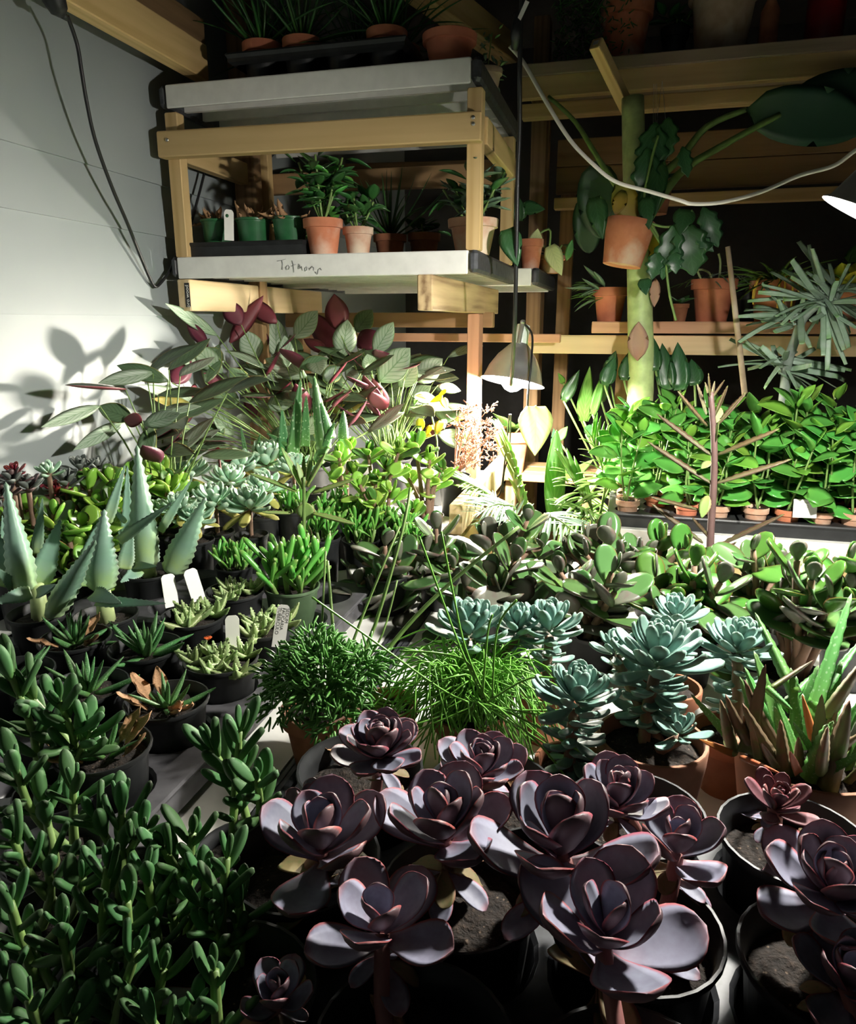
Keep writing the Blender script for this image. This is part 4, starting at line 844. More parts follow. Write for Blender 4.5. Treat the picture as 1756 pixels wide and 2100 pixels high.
spiky(-.83, .775, 'haworthia', 12, .07, 'dark haworthia hidden among fuzzy finger leaves')
def plant_tag(label, px, py, Yp, wpx, hpx, lean, mat='tag', txt=None, turn=0):
    b0 = P(px, py, Y=Yp); s = mpp(b0); w_, h_ = wpx * s, hpx * s; t = thing('plant_tag', label, 'tag', b0, 'plastic plant tags'); m = MX.Rotation(YAW + rad(turn), 4, 'Z') @ MX.Rotation(rad(lean), 4, 'Y') @ MX.Rotation(rad(-14), 4, 'X')
    o = MB().add([(x, y, z) for y in (-.0006, .0006) for (x, z) in ((-w_ / 2, -.02), (w_ / 2, -.02), (w_ / 2, h_ * .86), (w_ / 2.6, h_ * .96), (w_ / 4, h_), (-w_ / 4, h_), (-w_ / 2.6, h_ * .96), (-w_ / 2, h_ * .86))],
                 [(0, 1, 2, 3, 4, 5, 6, 7), tuple(range(15, 7, -1))] + [(k, k + 8, (k + 1) % 8 + 8, (k + 1) % 8) for k in range(8)]).obj('blade', mat, t, False); o.matrix_basis = m
    if txt: text_mesh('lettering', txt, w_ * .36, 'ink', t, m @ MX.Translation((w_ * .02, -.0008, h_ * .90)) @ MX.Rotation(rad(90), 4, 'X') @ MX.Rotation(rad(-90), 4, 'Z'))
    return t
plant_tag('small white blank tag among the tiger-jaw plants, shorter of the two', 350, 1222, 1.075, 30, 45, 4, turn=48)
plant_tag('white blank tag among the tiger-jaw plants, taller of the two', 405, 1220, 1.10, 30, 56, -6, turn=48)
plant_tag('grey blank tag in the pot with the orange flower', 478, 1320, .935, 28, 58, 1, 'tag', turn=12)
plant_tag('grey tag lettered SEDUM FAUCARIA TUBERCULO in capitals', 574, 1302, .99, 27, 62, 13, 'tag_grey', 'SEDUM\nFAUCARIA\nTUBERCULO', turn=18)

# ================================================================== fuzzy finger-leaved shrubs, lower left
def fuzzy(Yp, tops, label, size=100, grp='fuzzy finger-leaved shrubs', pr=.05):
    pts = [P(x, y, Y=Yp + R(-.02, .02)) for x, y in tops]; cx = sum(p.x for p in pts) / len(pts); cy = sum(p.y for p in pts) / len(pts)
    org = V((cx, cy, ZT + .001)); t = thing('potted_shrub', label, 'potted plant', org, grp); pot(t, 'nursery', pr, .075, 'black_plastic', .84); b = MB()
    for p in pts:
        s = size * mpp(p); root = org + V((R(-.02, .02), R(-.02, .02), .06)); path = smooth_path([root, root.lerp(p, .5) + V((R(-.01, .01), R(-.01, .01), 0)), p], 4)
        b.tube([q - org for q in path], [lerp(.0055, .0032, k / 8) for k in range(9)], 6); L_ = (p - root).length; nn = max(4, min(7, int(L_ / .024)))
        ph = R(0, 3)
        for i in range(nn):
            f = 1 - i * .115; q = path[max(0, min(8, int(round(f * 8))))].lerp(path[max(0, min(8, int(f * 8)))], .5); ax = (path[-1] - path[4]).normalized(); qq = V((0, 0, 1)).rotation_difference(ax)
            for sd in (0, math.pi):
                az = ph + i * math.pi / 2 + sd + R(-.3, .3); el = rad(min(78, lerp(68, 22, i / nn) + R(-10, 10))); ss = s * (R(.5, .6) if i == 0 else R(.82, 1.1))
                d = qq @ V((math.cos(az) * math.cos(el), math.sin(az) * math.cos(el), math.sin(el))); n = qq @ V((-math.cos(az) * math.sin(el), -math.sin(az) * math.sin(el), math.cos(el)))
                put(lf('fuzzy'), 'leaf', t, frame(q - org, d, n, ss, ss, ss))
    b.obj('stem', 'green_stem', t)
FG = 'dark green shrub with fuzzy finger-shaped leaves below the pot carriers'
fuzzy(.60, [(122, 1440), (55, 1420), (15, 1370), (185, 1500)], 'dark fuzzy finger-leaved shrub rising before the haworthia pots')
fuzzy(.56, [(492, 1500), (435, 1535), (528, 1600)], 'fuzzy finger-leaved shrub leaning beside the carrier edge and white bench')
for Yp, tops in [(.52, [(30, 1570), (85, 1640), (150, 1610)]), (.50, [(195, 1680), (250, 1650), (300, 1700)]), (.44, [(95, 1760), (25, 1720), (170, 1800)]), (.45, [(335, 1740), (395, 1710), (425, 1790), (350, 1830)]),
                 (.37, [(125, 1900), (50, 1930), (195, 1960), (20, 1850)]), (.36, [(280, 1950), (335, 1990), (235, 2030)]), (.42, [(465, 1760), (490, 1840), (435, 1900)]), (.31, [(60, 2050), (150, 2080), (10, 2010)]), (.33, [(300, 2080), (400, 2060), (440, 1990)]), (.40, [(260, 1850), (220, 1780), (300, 1790)])]:
    fuzzy(Yp, tops, FG, 98)

# ================================================================== twiggy mound, thread-leaved plant and long stems
def bristle(b, c, n, rmin, rmax, seg, r, down=.3):
    for k in range(n):
        d = V((R(-1, 1), R(-1, 1), R(-down, 1))).normalized(); p = V(c) + V((d.x * R(rmin, rmax), d.y * R(rmin, rmax), d.z * R(rmin, rmax) * .8)); e = (d + V((R(-.7, .7), R(-.7, .7), R(-.6, .5)))).normalized()
        b.tube([p, p + e * seg * .5, p + e * seg + V((R(-.2, .2), R(-.2, .2), R(-.3, .1))) * seg], [r, r * 1.1, r * .7], 4)
org = P(655, 1530, z=ZT + .02); org.z = ZT; t = thing('potted_mistletoe_cactus', 'dense mound of short dark green twigs in a clay pot', 'potted plant', org)
pot(t, 'clay', .052, .082, 'terracotta_dark', .88); c = P(668, 1390, z=.945) - org; b = MB(); bristle(b, c, 420, .02, .066, .018, .0017, .5)
for off in ((-.055, -.01, -.035), (.045, .02, .01), (-.03, .03, .02), (.03, -.03, -.04), (-.06, .01, -.01)): bristle(b, c + V(off), 170, .012, .042, .018, .0016, .6)
for k in range(60): d = V((R(-1, 1), R(-1, 1), R(-.2, 1))).normalized(); b.tube([V((0, 0, .075)), c * .8 + d * .02, c + d * .06], .0014, 4)
b.obj('twigs', 'rhipsalis', t)['kind'] = 'stuff'
org2 = P(735, 1440, z=ZT + .02); org2 = V((-.30, .885, ZT)); t = thing('potted_spurge', 'leafless upright plant of long thin green stems in a clay pot', 'potted plant', org2); pot(t, 'clay', .045, .08, 'terracotta_dark', .86)
for path, r in [([(690, 1400), (683, 1290), (672, 1150)], .0032), ([(655, 1400), (660, 1290), (668, 1130)], .0024), ([(715, 1420), (770, 1280), (825, 1090), (842, 1000)], .0036), ([(760, 1390), (830, 1290), (930, 1190), (1065, 1080)], .0042), ([(735, 1400), (785, 1300), (815, 1190)], .0022), ([(700, 1410), (730, 1300), (790, 1150), (820, 1080)], .0026)]:
    pts = [V((R(-.012, .012), R(-.012, .012), .072))] + [P(x, y, Y=.885 + i * .035) - org2 for i, (x, y) in enumerate(path)]; MB().tube(smooth_path(pts, 4), [lerp(r, r * .6, k / (len(pts) * 4 - 4)) for k in range(len(pts) * 4 - 3)], 6).obj('stem', 'green_stem', t)
org = P(960, 1545, z=ZT + .02); org.z = ZT; t = thing('potted_grass_cactus', 'tangled plant of thread-thin bright green stems in a clay pot', 'potted plant', org)
pot(t, 'clay', .05, .085, 'terracotta_dark', .88); c = P(965, 1420, z=.95) - org; b = MB(); root = V((0, 0, .08))
for k in range(420):
    a = R(0, 6.28); q = R(.03, .15); top = V((math.cos(a) * q * .6, math.sin(a) * q * .5, R(.03, .10) + root.z)); a2 = a + R(-.9, .9); e = V((math.cos(a2) * q, math.sin(a2) * q * .8, max(.02, top.z - R(.0, .11))))
    b.tube(smooth_path([root + V((R(-.02, .02), R(-.02, .02), 0)), (root + top) / 2 + V((R(-.01, .01), R(-.01, .01), .02)), top, e], 3), .0011, 4)
for path in [[(640, 1225), (760, 1310), (900, 1410), (960, 1440)], [(860, 1100), (900, 1210), (945, 1330), (990, 1430)], [(905, 1090), (930, 1220), (955, 1330), (1000, 1440)], [(820, 1335), (900, 1340), (960, 1360), (1000, 1440)], [(1110, 1680), (1060, 1560), (1010, 1470), (980, 1440)], [(1290, 1640), (1230, 1570), (1120, 1500), (1000, 1440)], [(1180, 1620), (1110, 1530), (1020, 1450)], [(1010, 1260), (1000, 1300), (990, 1430)], [(1060, 1230), (1020, 1290), (1010, 1430)], [(1180, 1400), (1090, 1390), (1000, 1440)]]:
    b.tube(smooth_path([P(x, y, Y=.80 - .03 * (y > 1500)) - org for x, y in path], 5), .0014, 5)
b.obj('threads', 'grass_green', t)['kind'] = 'stuff'

# ================================================================== purple-backed prayer plants
def zc(x, y): return (60 + x / 1.909, 580 + y / 1.909)
CAL = [((735, 205), (520, 78), 40, 'g'), ((830, 165), (765, 68), 64, 'p'), ((785, 235), (915, 55), 50, 'p'), ((970, 158), (840, 50), 56, 'p'), ((968, 292), (965, 136), 72, 'g'), ((892, 300), (842, 188), 72, 'g'), ((908, 265), (905, 175), 52, 'p'), ((1040, 215), (1135, 108), 64, 'g'), ((1197, 268), (1105, 108), 74, 'p'),
       ((1215, 190), (1195, 48), 74, 'p'), ((1225, 290), (1248, 138), 74, 'g'), ((1285, 252), (1372, 188), 64, 'p'), ((1350, 275), (1435, 145), 60, 'g'), ((1280, 190), (1345, 103), 62, 'd'), ((1372, 385), (1505, 250), 92, 'g'), ((1450, 405), (1532, 298), 64, 'g'), ((1512, 385), (1622, 298), 74, 'g'), ((1340, 345), (1320, 268), 48, 'g'), ((755, 352), (608, 220), 62, 'g'),
       ((700, 322), (528, 280), 46, 'g'), ((545, 385), (338, 318), 52, 'd'), ((485, 352), (272, 388), 46, 'g'), ((560, 392), (628, 308), 66, 'p'), ((690, 392), (742, 248), 56, 'd'), ((932, 442), (1018, 268), 60, 'p'), ((1085, 368), (928, 298), 62, 'g'), ((1060, 332), (1172, 298), 46, 'd'), ((662, 472), (438, 400), 42, 'g'), ((655, 492), (462, 458), 42, 'y'),
       ((275, 482), (38, 572), 42, 'g'), ((405, 532), (268, 488), 62, 'd'), ((372, 540), (152, 672), 42, 'g'), ((442, 542), (352, 525), 48, 'p'), ((448, 556), (612, 503), 52, 'g'), ((560, 532), (668, 513), 44, 'p'), ((802, 592), (678, 500), 52, 'g'), ((892, 525), (868, 418), 60, 'p'), ((930, 492), (1062, 428), 62, 'g'), ((1178, 502), (1332, 448), 52, 'y'),
       ((1288, 402), (1352, 338), 48, 'g'), ((1240, 335), (1302, 402), 42, 'g'), ((1398, 432), (1492, 398), 48, 'g'), ((1330, 440), (1432, 492), 62, 'g'), ((1470, 472), (1582, 398), 58, 'g'), ((1500, 442), (1602, 462), 38, 'g'), ((1560, 360), (1692, 382), 38, 'g'), ((1525, 500), (1448, 512), 46, 'g'), ((1600, 402), (1692, 428), 34, 'g'), ((1550, 562), (1622, 582), 44, 'p'),
       ((1600, 590), (1752, 634), 58, 'g'), ((1580, 480), (1682, 548), 48, 'd'), ((1352, 542), (1278, 503), 48, 'y'), ((1082, 592), (1142, 508), 52, 'g'), ((600, 705), (642, 640), 44, 'x'), ((482, 560), (438, 702), 54, 'd'), ((582, 562), (558, 692), 50, 'd'), ((872, 540), (783, 520), 38, 'g'), ((942, 545), (848, 552), 38, 'g'), ((1022, 402), (958, 363), 42, 'g'), ((802, 372), (862, 338), 46, 'p'),
       ((662, 442), (618, 418), 56, 'p'), ((762, 422), (690, 358), 46, 'p'), ((1172, 272), (1058, 208), 38, 'p'), ((760, 300), (690, 262), 44, 'd'), ((820, 480), (720, 420), 60, 'd'), ((640, 600), (520, 540), 56, 'd'), ((760, 560), (660, 640), 56, 'd'), ((940, 620), (1040, 560), 50, 'd'), ((1130, 420), (1040, 480), 50, 'g'), ((1200, 460), (1270, 420), 46, 'g'), ((1420, 560), (1330, 590), 46, 'g'), ((1090, 700), (1160, 600), 50, 'd'), ((1450, 540), (1560, 520), 44, 'g'), ((1010, 330), (1000, 200), 50, 'g'), ((860, 420), (780, 330), 60, 'd'), ((1150, 380), (1230, 330), 54, 'd'), ((700, 250), (620, 155), 40, 'p')]
cents = [((P(330, 900, X=-1.10)), 'prayer plant with silver-green purple-backed leaves sprawling against the white wall'), (V((-1.0, 2.20, 0)), 'prayer plant with tall purple leaf backs under the left pine beam'), (V((-.78, 2.40, 0)), 'prayer plant with broad veined silver-green leaves near the cedar post')]
stalk = MB().tube([(0, 0, 0), (0.0, .35, .05), (0, .7, .06), (0, 1, 0)], [.02, .018, .016, .012], 6).mesh('stalk', 'green_stem')
cal_t = []
for c0, lb in cents:
    org = V((c0.x, c0.y, ZT)); t = thing('potted_prayer_plant', lb, 'potted plant', org, 'purple-backed prayer plants'); pot(t, 'nursery', .075, .14, 'black_plastic', .9); cal_t.append((t, org))
for (a, b_, w_, k) in CAL:
    ax = a[0]; i = 0 if ax < 560 else (1 if ax < 1120 else 2); t, org = cal_t[i]
    Yc = org.y + R(-.12, .10) - (.0 if i else .0); A = PW(*zc(*a), Yc); B = PW(*zc(*b_), Yc + R(-.06, .04))
    kind = {'g': 'cal', 'p': 'cal', 'd': 'caldark', 'y': 'calyellow', 'x': 'dead'}[k]; leaf_px(t, org, kind, A, B, w_ * 1.28 / 1.909 * mpp(A), -1 if k == 'p' else 1, R(0, .2))
    root = V((R(-.03, .03), R(-.03, .03), .12)); d = (A - org) - root; put(stalk, 'stalk', t, frame(root, d, (0, 0, 1), .13, d.length, .13))
for i, n in ((0, 26), (1, 60), (2, 50)):            # inner leaves of the clumps
    t, org = cal_t[i]
    for k in range(n):
        a = R(0, 6.28); q = R(.04, .20); A = org + V((math.cos(a) * q, math.sin(a) * q * .8 + .03, R(.24, .50))); A.x = max(A.x, -1.16); L_ = R(.12, .17); d = V((math.cos(a), math.sin(a), R(-.2, .7))).normalized()
        if (A + d * L_).x < -1.2: d.x = abs(d.x)
        put(lf(random.choice(['cal', 'caldark', 'caldark'])), 'leaf', t, frame(A - org, d, (0, -.6, 1), L_ * 1.2, L_, L_)); root = V((R(-.03, .03), R(-.03, .03), .12)); e = A - org - root; put(stalk, 'stalk', t, frame(root, e, (0, 0, 1), .12, e.length, .12))

# spotted gasteria-like aloe between the jades
org = V((P(640, 930, Y=1.93).x, 1.93, ZT)); t = thing('potted_aloe', 'dark green white-spotted aloe standing before the prayer plants', 'potted plant', org); pot(t, 'nursery', .05, .12, 'black_plastic', .9)
for (a, b_, w_) in [((1030, 690), (1062, 378), 66), ((1155, 650), (1115, 365), 78), ((1180, 610), (1135, 450), 60), ((1020, 640), (930, 590), 34), ((1080, 640), (1085, 440), 50), ((1230, 610), (1230, 500), 56), ((850, 680), (828, 560), 26), ((890, 660), (905, 590), 26), ((1130, 700), (1200, 540), 60), ((1000, 700), (990, 500), 60)]:
    A = P(*zc(*a), Y=1.93); leaf_px(t, org, 'aloespot', A, P(*zc(*b_), Y=1.93 + R(-.03, .03)), w_ * .8 / 1.909 * mpp(A), random.choice((1, -1)), .1)
b = MB(); c = P(452, 945, Y=1.93); o = thing('crown_flower', 'small crimson flower bud beside the mint green rosettes', 'flower', P(452, 975, Y=1.75))
MB().tube([V((0, 0, -.1)), P(452, 965, Y=1.75) - o.location, P(448, 930, Y=1.75) - o.location], [.002, .004, .003], 6).obj('stalk', 'pink_stem', o)
put(lf('redros'), 'petal', o, frame(P(450, 945, Y=1.75) - o.location, (0.1, 0, 1), (0, -1, 0), .04, .04, .04)); put(lf('redros'), 'petal', o, frame(P(460, 945, Y=1.75) - o.location, (0.9, 0, .3), (0, -1, .4), .035, .035, .035))

# ================================================================== tall plantlet-bearing kalanchoes
def kal(org, stem, arms, conv, Yp, label, kind, smat, r):
    t = thing('potted_kalanchoe', label, 'potted plant', org, 'plantlet-bearing kalanchoes'); pot(t, 'nursery', .045, .085, 'black_plastic', .86)
    pts = [V((0, 0, .07))] + [P(*conv(*q), Y=Yp) - org for q in stem]; MB().tube(smooth_path(pts, 4), [lerp(r, r * .7, k / (len(pts) * 4 - 4)) for k in range(len(pts) * 4 - 3)], 8).obj('stem', smat, t)
    for a in arms:
        k = a[3] if len(a) > 3 else kind; A = P(*conv(*a[0]), Y=Yp); B = P(*conv(*a[1]), Y=Yp + R(-.04, .04)); leaf_px(t, org, k, A, B, a[2] * (.72 if k == 'kal' else 1) * mpp(A), 1, .75)
qk = lambda x, y: (1140 + x / 2.85, 700 + y / 2.85)
X_ = P(1465, 1090, Y=1.62).x
kal(V((X_, 1.62, ZT)), [(905, 1140), (925, 800), (925, 560), (905, 300)], [((885, 495), (688, 305), 17), ((880, 430), (818, 255), 13), ((930, 440), (1018, 262), 13), ((945, 490), (1128, 312), 17), ((905, 665), (572, 442), 19), ((945, 665), (1325, 535), 19), ((908, 832), (518, 605), 19), ((938, 832), (1395, 712), 19), ((835, 985), (540, 930), 16), ((860, 1180), (540, 965), 18), ((950, 1195), (1355, 1030), 18), ((900, 340), (868, 245), 9), ((910, 335), (932, 235), 9), ((902, 340), (885, 190), 8), ((910, 340), (990, 235), 9),
      ((890, 900), (850, 1030), 26, 'kalbroad'), ((930, 480), (965, 380), 22, 'kalbroad'), ((905, 700), (850, 740), 22, 'kalbroad'), ((930, 600), (945, 470), 18, 'kalbroad'), ((900, 1150), (780, 1040), 16), ((950, 1230), (1070, 1190), 18)], qk, 1.62, 'tall brown-armed kalanchoe stalk before the peperomias', 'kal', 'kal_stem', .0085)
qg = lambda x, y: (380 + x / 2.832, 880 + y / 2.832); X_ = P(622, 1090, Y=1.42).x
kal(V((X_, 1.42, ZT)), [(690, 620), (690, 450), (690, 280)], [((680, 350), (545, 110), 15), ((705, 335), (835, 145), 14), ((650, 365), (368, 272), 13), ((740, 372), (995, 308), 14), ((620, 490), (440, 497), 11), ((740, 490), (992, 575), 15), ((700, 425), (700, 535), 40, 'kalbroad'), ((715, 555), (730, 620), 26, 'kalbroad'), ((688, 300), (690, 165), 10), ((708, 300), (745, 135), 13), ((690, 330), (650, 190), 14, 'kalbroad')], qg, 1.42, 'green kalanchoe with toothed narrow leaves among the finger jades', 'kalgreen', 'green_stem', .005)

# ================================================================== peperomias on the right bench
RP = .0775
for i_, (x0, lb) in enumerate([(.022, 'black pot carrier at the end of the peperomia bench'), (.350, 'black pot carrier behind the white price card'), (.678, 'black pot carrier beside the price-card carrier under the right lamp')]):
    carrier('pot_carrier', lb, 4, 4, RP, .0300, x0, 2.035, .86, .038, 'black_plastic', 'black carriers on the peperomia bench')
    for i in range(4):
        for j in range(4):
            if i_ == 2 and i > 1: continue
            if (i_, i, j) in ((0, 1, 0),): continue          # an empty well
            org = V((x0 + i * RP, 2.035 + j * RP, .8645)); t = thing('potted_peperomia', 'glossy green peperomia in a small clay pot in the carriers', 'potted plant', org, 'peperomias in small clay pots')
            pot(t, 'clay', .0325, .062, random.choice(['terracotta', 'terracotta_clean', 'terracotta_chalky']), .88); b = MB()
            H = R(.17, .29) * (1.0 if j else .85); nst = 2
            for s_ in range(nst):
                tip = V((R(-.035, .035), R(-.04, .03), H * R(.8, 1.05) + .05)); root = V((R(-.01, .01), R(-.01, .01), .052)); path = smooth_path([root, root.lerp(tip, .5) + V((R(-.015, .015), R(-.015, .015), 0)), tip], 4)
                b.tube(path, [lerp(.0035, .002, k / 8) for k in range(9)], 5); nl = 9
                for k in range(nl):
                    f = lerp(.18, 1, k / (nl - 1)); q = path[min(8, int(f * 8 + .5))]; az = k * 2.2 + R(-.5, .5) + s_; el = rad(lerp(5, 60, f ** 2) + R(-20, 15)); L_ = R(.070, .098) * (.6 if f > .95 else 1)
                    d = V((math.cos(az) * math.cos(el), math.sin(az) * math.cos(el), math.sin(el))); n = V((-math.cos(az) * math.sin(el), -math.sin(az) * math.sin(el), math.cos(el)))
                    put(lf('pepnew' if f > .93 or random.random() < .15 else 'pep'), 'leaf', t, frame(q + d * .008, d, n + V((0, -.55, 0)), L_, L_, L_))
            b.obj('stem', 'green_stem', t)
pc = P(1650, 1062, Y=1.985); t = thing('price_card', 'white price card with faint print on the black carrier rim', 'card', pc); s = mpp(pc)
MB().box((-23 * s, -.0006, 0), (23 * s, .0006, 38 * s), 0, .0004).obj('card', 'tag', t, False).rotation_euler = (rad(-8), 0, YAW * .4)
for (x0, x1, z_) in ((-10, 12, 30.5), (-9, 6, 24), (-9, 6, 21)):
    o = MB().box((x0 * s, -.0011, z_ * s), (x1 * s, -.0007, (z_ + 1.6) * s)).obj('print_line', 'tag_grey', t, False); o.rotation_euler = (rad(-8), 0, YAW * .4)

# ================================================================== silver strap-leaved plant and stake
qs = lambda x, y: (1400 + x / 4.933, 460 + y / 4.933); YS = 2.40
org = V((P(1612, 800, Y=YS).x, YS, .86)); t = thing('potted_staghorn', 'spiky plant of silvery strap leaves on a bare grey stem', 'potted plant', org); pot(t, 'clay', .055, .11, 'terracotta_dark', .88)
pts = [V((0, 0, .09))] + [P(*qs(*q), Y=YS - k * .03) - org for k, q in enumerate([(1040, 1640), (1060, 1420), (1140, 1170), (1240, 930), (1480, 730)])]; MB().tube(smooth_path(pts, 4), [lerp(.016, .011, k / 20) for k in range(21)], 8).obj('stem', 'grey_stem', t)
for c_, yy, tips in [((1490, 740), YS - .14, [(880, 520), (650, 760), (900, 355), (780, 680), (1170, 455), (1075, 345), (1165, 205), (1400, 300), (1560, 370), (1756, 340), (1950, 500), (1980, 700), (1700, 1050), (1760, 1200), (1650, 1430), (1470, 1445), (1330, 1345), (1150, 800), (1900, 900), (2000, 1100), (1290, 280), (1100, 1010), (920, 700), (1640, 980), (1840, 1050), (2000, 620), (1200, 1150), (1560, 1250), (1380, 500), (1700, 420), (1010, 860)]),
                     ((1130, 950), YS - .08, [(640, 890), (760, 985), (615, 1045), (650, 760), (680, 930), (780, 600), (1000, 800), (1290, 1150), (960, 1120), (1230, 700)]), ((1030, 1400), YS - .02, [(390, 1310), (680, 1470), (590, 1160), (480, 1180), (880, 1570), (960, 1240), (1340, 1425), (1600, 1725), (1640, 1490), (1790, 1560), (1340, 1270), (900, 1350), (830, 1250), (750, 1650), (1180, 1650), (1450, 1600), (1250, 1330)])]:
    for q in tips + [(c_[0] + (x - c_[0]) * R(.55, .95) + R(-70, 70), c_[1] + (y - c_[1]) * R(.55, .95) + R(-70, 70)) for x, y in tips]:
        A = P(*qs(*c_), Y=yy); B = P(*qs(*q), Y=yy + R(-.16, .12)); leaf_px(t, org, 'strap', A + V((R(-.02, .02), R(-.02, .02), R(-.03, .02))), B, R(8, 13) * mpp(A), 1, R(.1, .9))
p0, p1 = P(1527, 800, Y=2.35), P(1493, 506, Y=2.38); p0 = p0 - (p1 - p0).normalized() * .02
o = MB().tube([V((0, 0, 0)), (p1 - p0) * .5, (p1 - p0)], [.0085, .0085, .007], 8).obj('bamboo_stake', 'pale_clay'); o.location = p0; tag(o, 'pale bamboo stake standing upright before the red clay pots', 'stake')
o.location = p0 + (p0 - p1) * .0

# ================================================================== thick-trunked banana-like plant
YT = 2.62; org = V((P(1314, 780, Y=YT).x, YT, 0)); tr = [P(x, y, Y=YT) - org for x, y in ((1314, 800), (1313, 650), (1310, 520), (1302, 380), (1298, 200))]
t = thing('banana_plant', 'tall plant with thick pale green trunk and arching leaf stalks', 'plant', org)
pts = smooth_path([V((0, 0, .02)), tr[0] * .5 + V((0, 0, .1))] + tr, 4); MB().tube(pts, [lerp(.048, .034, k / (len(pts) - 1)) for k in range(len(pts))], 16).obj('trunk', 'trunk_green' if 'trunk_green' in MATS else 'pale_stem', t)
for path, r in [([(1318, 470), (1390, 360), (1480, 300), (1600, 235)], .015), ([(1305, 400), (1390, 330), (1450, 260), (1530, 225)], .014), ([(1290, 420), (1230, 330), (1180, 250), (1125, 198)], .010), ([(1290, 300), (1285, 250), (1280, 190)], .016)]:
    ps = smooth_path([P(x, y, Y=YT + .03 * k) - org for k, (x, y) in enumerate(path)], 4); MB().tube(ps, [lerp(r, r * .6, k / (len(ps) - 1)) for k in range(len(ps))], 8).obj('leaf_stalk', 'green_stem', t)
for kind, a, b_, w_, yy in [('banana', (1530, 225), (1800, 250), 110, 2.7), ('banana', (1600, 235), (1850, 180), 120, 2.8), ('banana', (1220, 330), (1240, 490), 90, 2.75), ('banana', (1200, 400), (1210, 520), 60, 2.8), ('bananayellow', (1268, 375), (1300, 460), 55, 2.48), ('bananayellow', (1280, 390), (1262, 440), 30, 2.48), ('sheath', (1308, 740), (1310, 660), 42, 2.565), ('sheath', (1345, 570), (1342, 630), 22, 2.58), ('bananayellow', (1340, 470), (1348, 560), 26, 2.6)]:
    A = P(*a, Y=yy); leaf_px(t, org, kind, A, P(*b_, Y=yy + R(-.02, .02)), w_ * mpp(A), 1, .1)

# ================================================================== hanging pots beside the trunk
def clay_plant(name, label, cat, base, r, h, mat, grp=None, kind='clay', tilt=None, fill=.86):
    t = thing(name, label, cat, base, grp); pot(t, kind, r, h, mat, fill, tilt); return t
c = P(1275, 545, Y=2.50); t = clay_plant('hanging_pot', 'weathered square-sided clay pot hung askew against the trunk with lobed leaves', 'potted plant', c, .075, .135, 'terracotta', None, 'bowl', MX.Rotation(rad(9), 4, 'Y') @ MX.Rotation(rad(-4), 4, 'X'))
org = c
q5 = lambda x, y: (1040 + x / 2.4525, 380 + y / 2.4525)
for k, a, b_, w_ in [('philo', (905, 190), (940, 455), 210), ('philo', (985, 110), (1065, 310), 120), ('philo', (850, 190), (780, 475), 150), ('arrowdark', (700, 60), (715, 220), 90), ('arrowdark', (440, 60), (480, 270), 110), ('philo', (760, 330), (730, 470), 100), ('arrowdark', (900, 120), (870, 250), 110), ('philo', (950, 250), (1040, 330), 70), ('arrowdark', (690, 470), (700, 550), 70), ('philo', (840, 330), (850, 440), 90)]:
    A = P(*q5(*a), Y=2.46); leaf_px(t, org, k, A, P(*q5(*b_), Y=2.44), w_ / 2.4525 * mpp(A), 1, .1)
for k, a, b_, w_ in [('philo', (1345, 250), (1330, 370), 70), ('philo', (1372, 240), (1360, 330), 55), ('philo', (1330, 300), (1318, 420), 60), ('philo', (1400, 300), (1412, 362), 32), ('arrowdark', (1350, 330), (1345, 440), 44), ('arrowdark', (1330, 380), (1325, 470), 40)]:
    A = P(*a, Y=2.48); leaf_px(t, org, k, A, P(*b_, Y=2.46), w_ * mpp(A), 1, .15)
b = MB()
for path in [[(720, 210), (790, 330), (805, 450), (820, 560), (850, 680)], [(720, 190), (800, 210), (900, 190)], [(730, 200), (780, 300), (760, 350)], [(700, 180), (690, 60), (720, -100), (760, -250)]]:
    b.tube(smooth_path([P(*q5(*q), Y=2.47) - org for q in path], 4), .004, 6)
b.obj('vine', 'green_stem', t)
for k, (x, y) in enumerate([(1240, 460), (1325, 475), (1290, 455)]): MB().tube([P(x, y, Y=2.49) - org, P(1348 - k * 4, 255, Y=2.62) - org, P(1347 - k * 3, 172, Y=2.86) - org], .0008, 4).obj('wire', 'screw', t)
c = P(1340, 440, Y=2.74); t = clay_plant('hanging_pot', 'small cracked clay pot hung behind the askew one', 'potted plant', c, .055, .095, 'terracotta_dark', None, 'bowl')
for k in range(5): a = k * 1.25; d = V((math.cos(a), math.sin(a), .6)); put(lf('arrowdark'), 'leaf', t, frame((0, 0, .09), d, (0, 0, 1), .1, .1, .1))
for a in (0, 2.1, 4.2): MB().tube([V((math.cos(a) * .05, math.sin(a) * .05, .09)), V((0, .12, P(1340, 175, Y=2.9).z - c.z))], .0008, 4).obj('wire', 'screw', t)

# ================================================================== clay pots on the back shelf
def blades(t, z, n, s, kind, e0=20, e1=80, jit=12): rosette(t, V((0, 0, 0)), V((0, 0, z)), (0, 0, 1), n, s, kind, e0, e1, .7, .05, .1, 1, None, 0, jit)
def shelf_pot(px, r, h, mat, label, Yp=2.83, z=None):
    x = P(px, 640, Y=Yp).x; return clay_plant('potted_plant', label, 'potted plant', V((x, Yp, (zb if z is None else z))), r, h, mat, 'clay pots on the back shelf')
t = shelf_pot(1250, .063, .118, 'terracotta_clean', 'bright clay pot with trailing narrow leaves spilling over one side')
for k in range(26): a = R(2.2, 4.4); d = V((math.cos(a), math.sin(a) * .6, R(-.2, .7))).normalized(); put(lf('lightblade' if k % 3 else 'grey'), 'leaf', t, frame((math.cos(a) * .04, math.sin(a) * .04, R(.07, .13)), d, (0, 0, 1), *[R(.07, .13)] * 3))
t = shelf_pot(1460, .078, .142, 'terracotta_clean', 'clean red clay pot with a few bent stalks')
b = MB()
